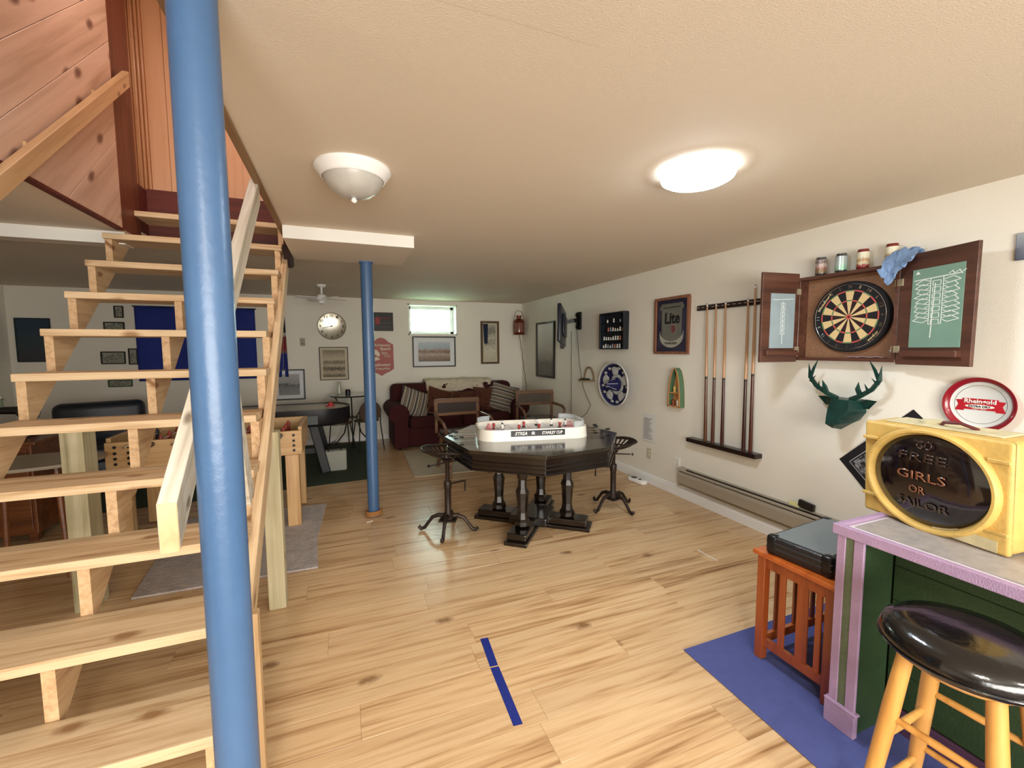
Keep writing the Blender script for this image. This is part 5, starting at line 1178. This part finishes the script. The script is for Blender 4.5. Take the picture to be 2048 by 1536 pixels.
# local: x into the bar (+X world), y to -: towards the camera side
MB().box(.012, .62, -.003, .0, .008, BT-.03).build('end_panel', M_greenl, t)
MB().box(.012, .19, -.088, -.003, .008, BT-.03).build('wing_wall', M_green, t)
MB().box(.0, .012, -.030, .0, .10, BT-.032).build('trim_strip', M_lilac, t, bevel=.002, seg=1)
MB().box(.004, .012, -.058, -.030, .10, BT-.032).build('green_strip', M_greenl, t)
MB().box(.0, .012, -.092, -.058, .10, BT-.032).build('trim_strip', M_lilac, t, bevel=.002, seg=1)
MB().box(-.012, .012, -.10, .008, .008, .095).build('base_trim', M_lilac, t, bevel=.003)
MB().box(-.012, .016, -.104, .010, .095, .104).build('base_cap', M_lilac, t, bevel=.002, seg=1)
for k in range(5):
    z0 = .10+k*.136; MB().box(.20, .215, y1_, -.088, z0, z0+.134).build('front_board', M_green, t, bevel=.002, seg=1)
MB().box(.185, .20, y1_, -.088, .008, .10).build('kick_board', mat('plum_paint', '#4a2f45', .5), t, bevel=.003)
MB().box(.215, .60, y1_, -.02, .008, BT-.03).build('carcass', M_green, t)
MB().box(.0, .62, y1_, .004, BT-.03, BT-.008).build('counter_slab', mat('bar_top_white', '#d5cfd3', .35), t)
for nm, a in (('top_trim', (-.012, .012, y1_, .012, BT-.034, BT+.004)), ('top_trim', (.012, .62, -.012, .012, BT-.034, BT+.004))): MB().box(*a).build(nm, M_lilac, t, bevel=.003)
MB().box(.05, .60, y1_+.1, -.03, BT-.008, BT-.004).build('counter_top', mat('bar_laminate', '#9c9692', .35, var=.15, vscale=30), t)

# ------------------------------------------------------------------ traffic light section
t = thing('traffic_light', 'yellow traffic signal section with dark lettered lens on the bar', 'traffic light', (2.0, .878, BT-.002), 0)
t.rotation_euler = (.06, 0, math.radians(-90-9.0))
# local: x to viewer's right, y away from viewer, z up
M_ye = mat('signal_yellow', '#c9a75c', .5, var=.12, vscale=18, bump=.25, bscale=60)
M_yw = mat('worn_yellow', '#c9bf9a', .6, var=.15, vscale=25)
w2, hh = .226, .375
MB().box(-w2, w2, .012, .15, .0, hh).build('housing', M_ye, t, bevel=.018, seg=4)
MB().box(-w2-.003, w2+.003, -.012, .012, -.0, hh+.002).build('door_frame', M_ye, t, bevel=.014, seg=4)
MB().lathe([(.200, -.012), (.200, -.024), (.192, -.034), (.184, -.034), (.178, -.022), (.176, -.012)], 64, (0, 0, hh/2), 'Y', 1.05, .97).build('lens_ring', M_ye, t, smooth=True)
MB().lathe([(.001, -.045), (.04, -.044), (.09, -.038), (.13, -.031), (.165, -.018), (.180, -.008), (.180, 0)], 64, (0, 0, hh/2), 'Y', 1.05, .97).build('lens', mat('dark_lens', '#120a0c', .12, coat=.6), t, smooth=True)
M_amb = mat('amber_letters', '#7a4a2c', .25, coat=.5); M_amb2 = mat('dim_letters', '#2c1a18', .2, coat=.5)
for s_, w_, h_, x, z, m_ in (('GO', .05, .032, .005, .135, M_amb2), ('FREE', .15, .030, -.002, .088, M_amb2), ('GIRLS', .155, .032, .0, .020, M_amb), ('OR', .052, .028, -.01, -.032, M_amb), ('SAILOR', .165, .030, -.0, -.086, M_amb2)):
    text(s_, w_, h_, m_, t, (x, -.047 if abs(z) < .07 else -.040, hh/2+z), rot=(PI/2+(.0 if abs(z) < .05 else (-.22 if z > 0 else .22)), 0, 0), bold=.005, depth=.002)
for s_ in (-1, 1):
    for z in (.075, .31):
        MB().bar((s_*.17, -.016, z), (s_*.228, -.016, z), .012, .012).build('hinge_arm', M_ye, t, bevel=.002, seg=1)
MB().box(.02, .20, -.0135, -.0121, .005, .045).build('worn_patch', M_yw, t)
MB().box(-.18, .18, .03, .14, hh, hh+.006).build('top_plate', M_yw, t, bevel=.003)
MB().tube([(-.02, .08, hh+.006), (.0, .06, hh+.022), (.05, .06, hh+.026), (.09, .08, hh+.006)], .006, 8).build('cable_loop', mat('dark_red_wire', '#5a1c22', .5), t, smooth=True)
MB().lathe([(.03, hh), (.04, hh+.004), (.04, hh+.014), (.025, hh+.016)], 16, (-.06, .1, 0), cap=True).build('mount_hub', M_yw, t, smooth=True)
t = thing('bar_glass_bottle', 'dark bottle standing behind the traffic light at the picture edge', 'bottle', (2.28, .70, BT-.004))
MB().lathe([(.001, 0), (.036, 0), (.038, .01), (.038, .15), (.03, .18), (.014, .21), (.014, .25), (.001, .25)], 20).build('bottle_body', mat('dark_bottle', '#17120f', .1, coat=.5), t, smooth=True)
MB().lathe([(.0388, .04), (.0388, .12)], 20).build('bottle_label', mat('bottle_label', '#b5aca0', .6), t, smooth=True)

# ------------------------------------------------------------------ bar stool
t = thing('bar_stool', 'round black vinyl bar stool with golden beech legs in front of the bar', 'stool', (1.555, .585, .008))
MB().lathe([(.001, .698), (.10, .697), (.15, .690), (.172, .675), (.182, .652), (.180, .63), (.168, .618), (.001, .616)], 56).build('seat', M_vinyl, t, smooth=True)
MB().tube([(.182*math.cos(k*PI/28), .182*math.sin(k*PI/28), .636) for k in range(57)], .0035, 6).build('seat_piping', M_vinyl, t, smooth=True)
MB().lathe([(.13, .590), (.14, .600), (.14, .617), (.001, .617)], 32).build('seat_plate', M_beech, t, smooth=True)
lg = []
for k in range(4):
    a = PI/4+k*PI/2+.05; tp_ = Vector((.125*math.cos(a), .125*math.sin(a), .61)); bt = Vector((.215*math.cos(a), .215*math.sin(a), 0)); lg.append((tp_, bt))
    MB().tube([bt, bt.lerp(tp_, .3), bt.lerp(tp_, .7), tp_], [.016, .020, .0215, .019], 14).build('leg', M_beech, t, smooth=True)
for k in range(4):
    for z in ((.40, .19) if k % 2 else (.33, .14)):
        f = z/.61; p0 = lg[k][1].lerp(lg[k][0], f); p1 = lg[(k+1) % 4][1].lerp(lg[(k+1) % 4][0], f)
        MB().tube([p0, p0.lerp(p1, .5), p1], [.009, .0115, .009], 10).build('rung', M_beech, t, smooth=True)
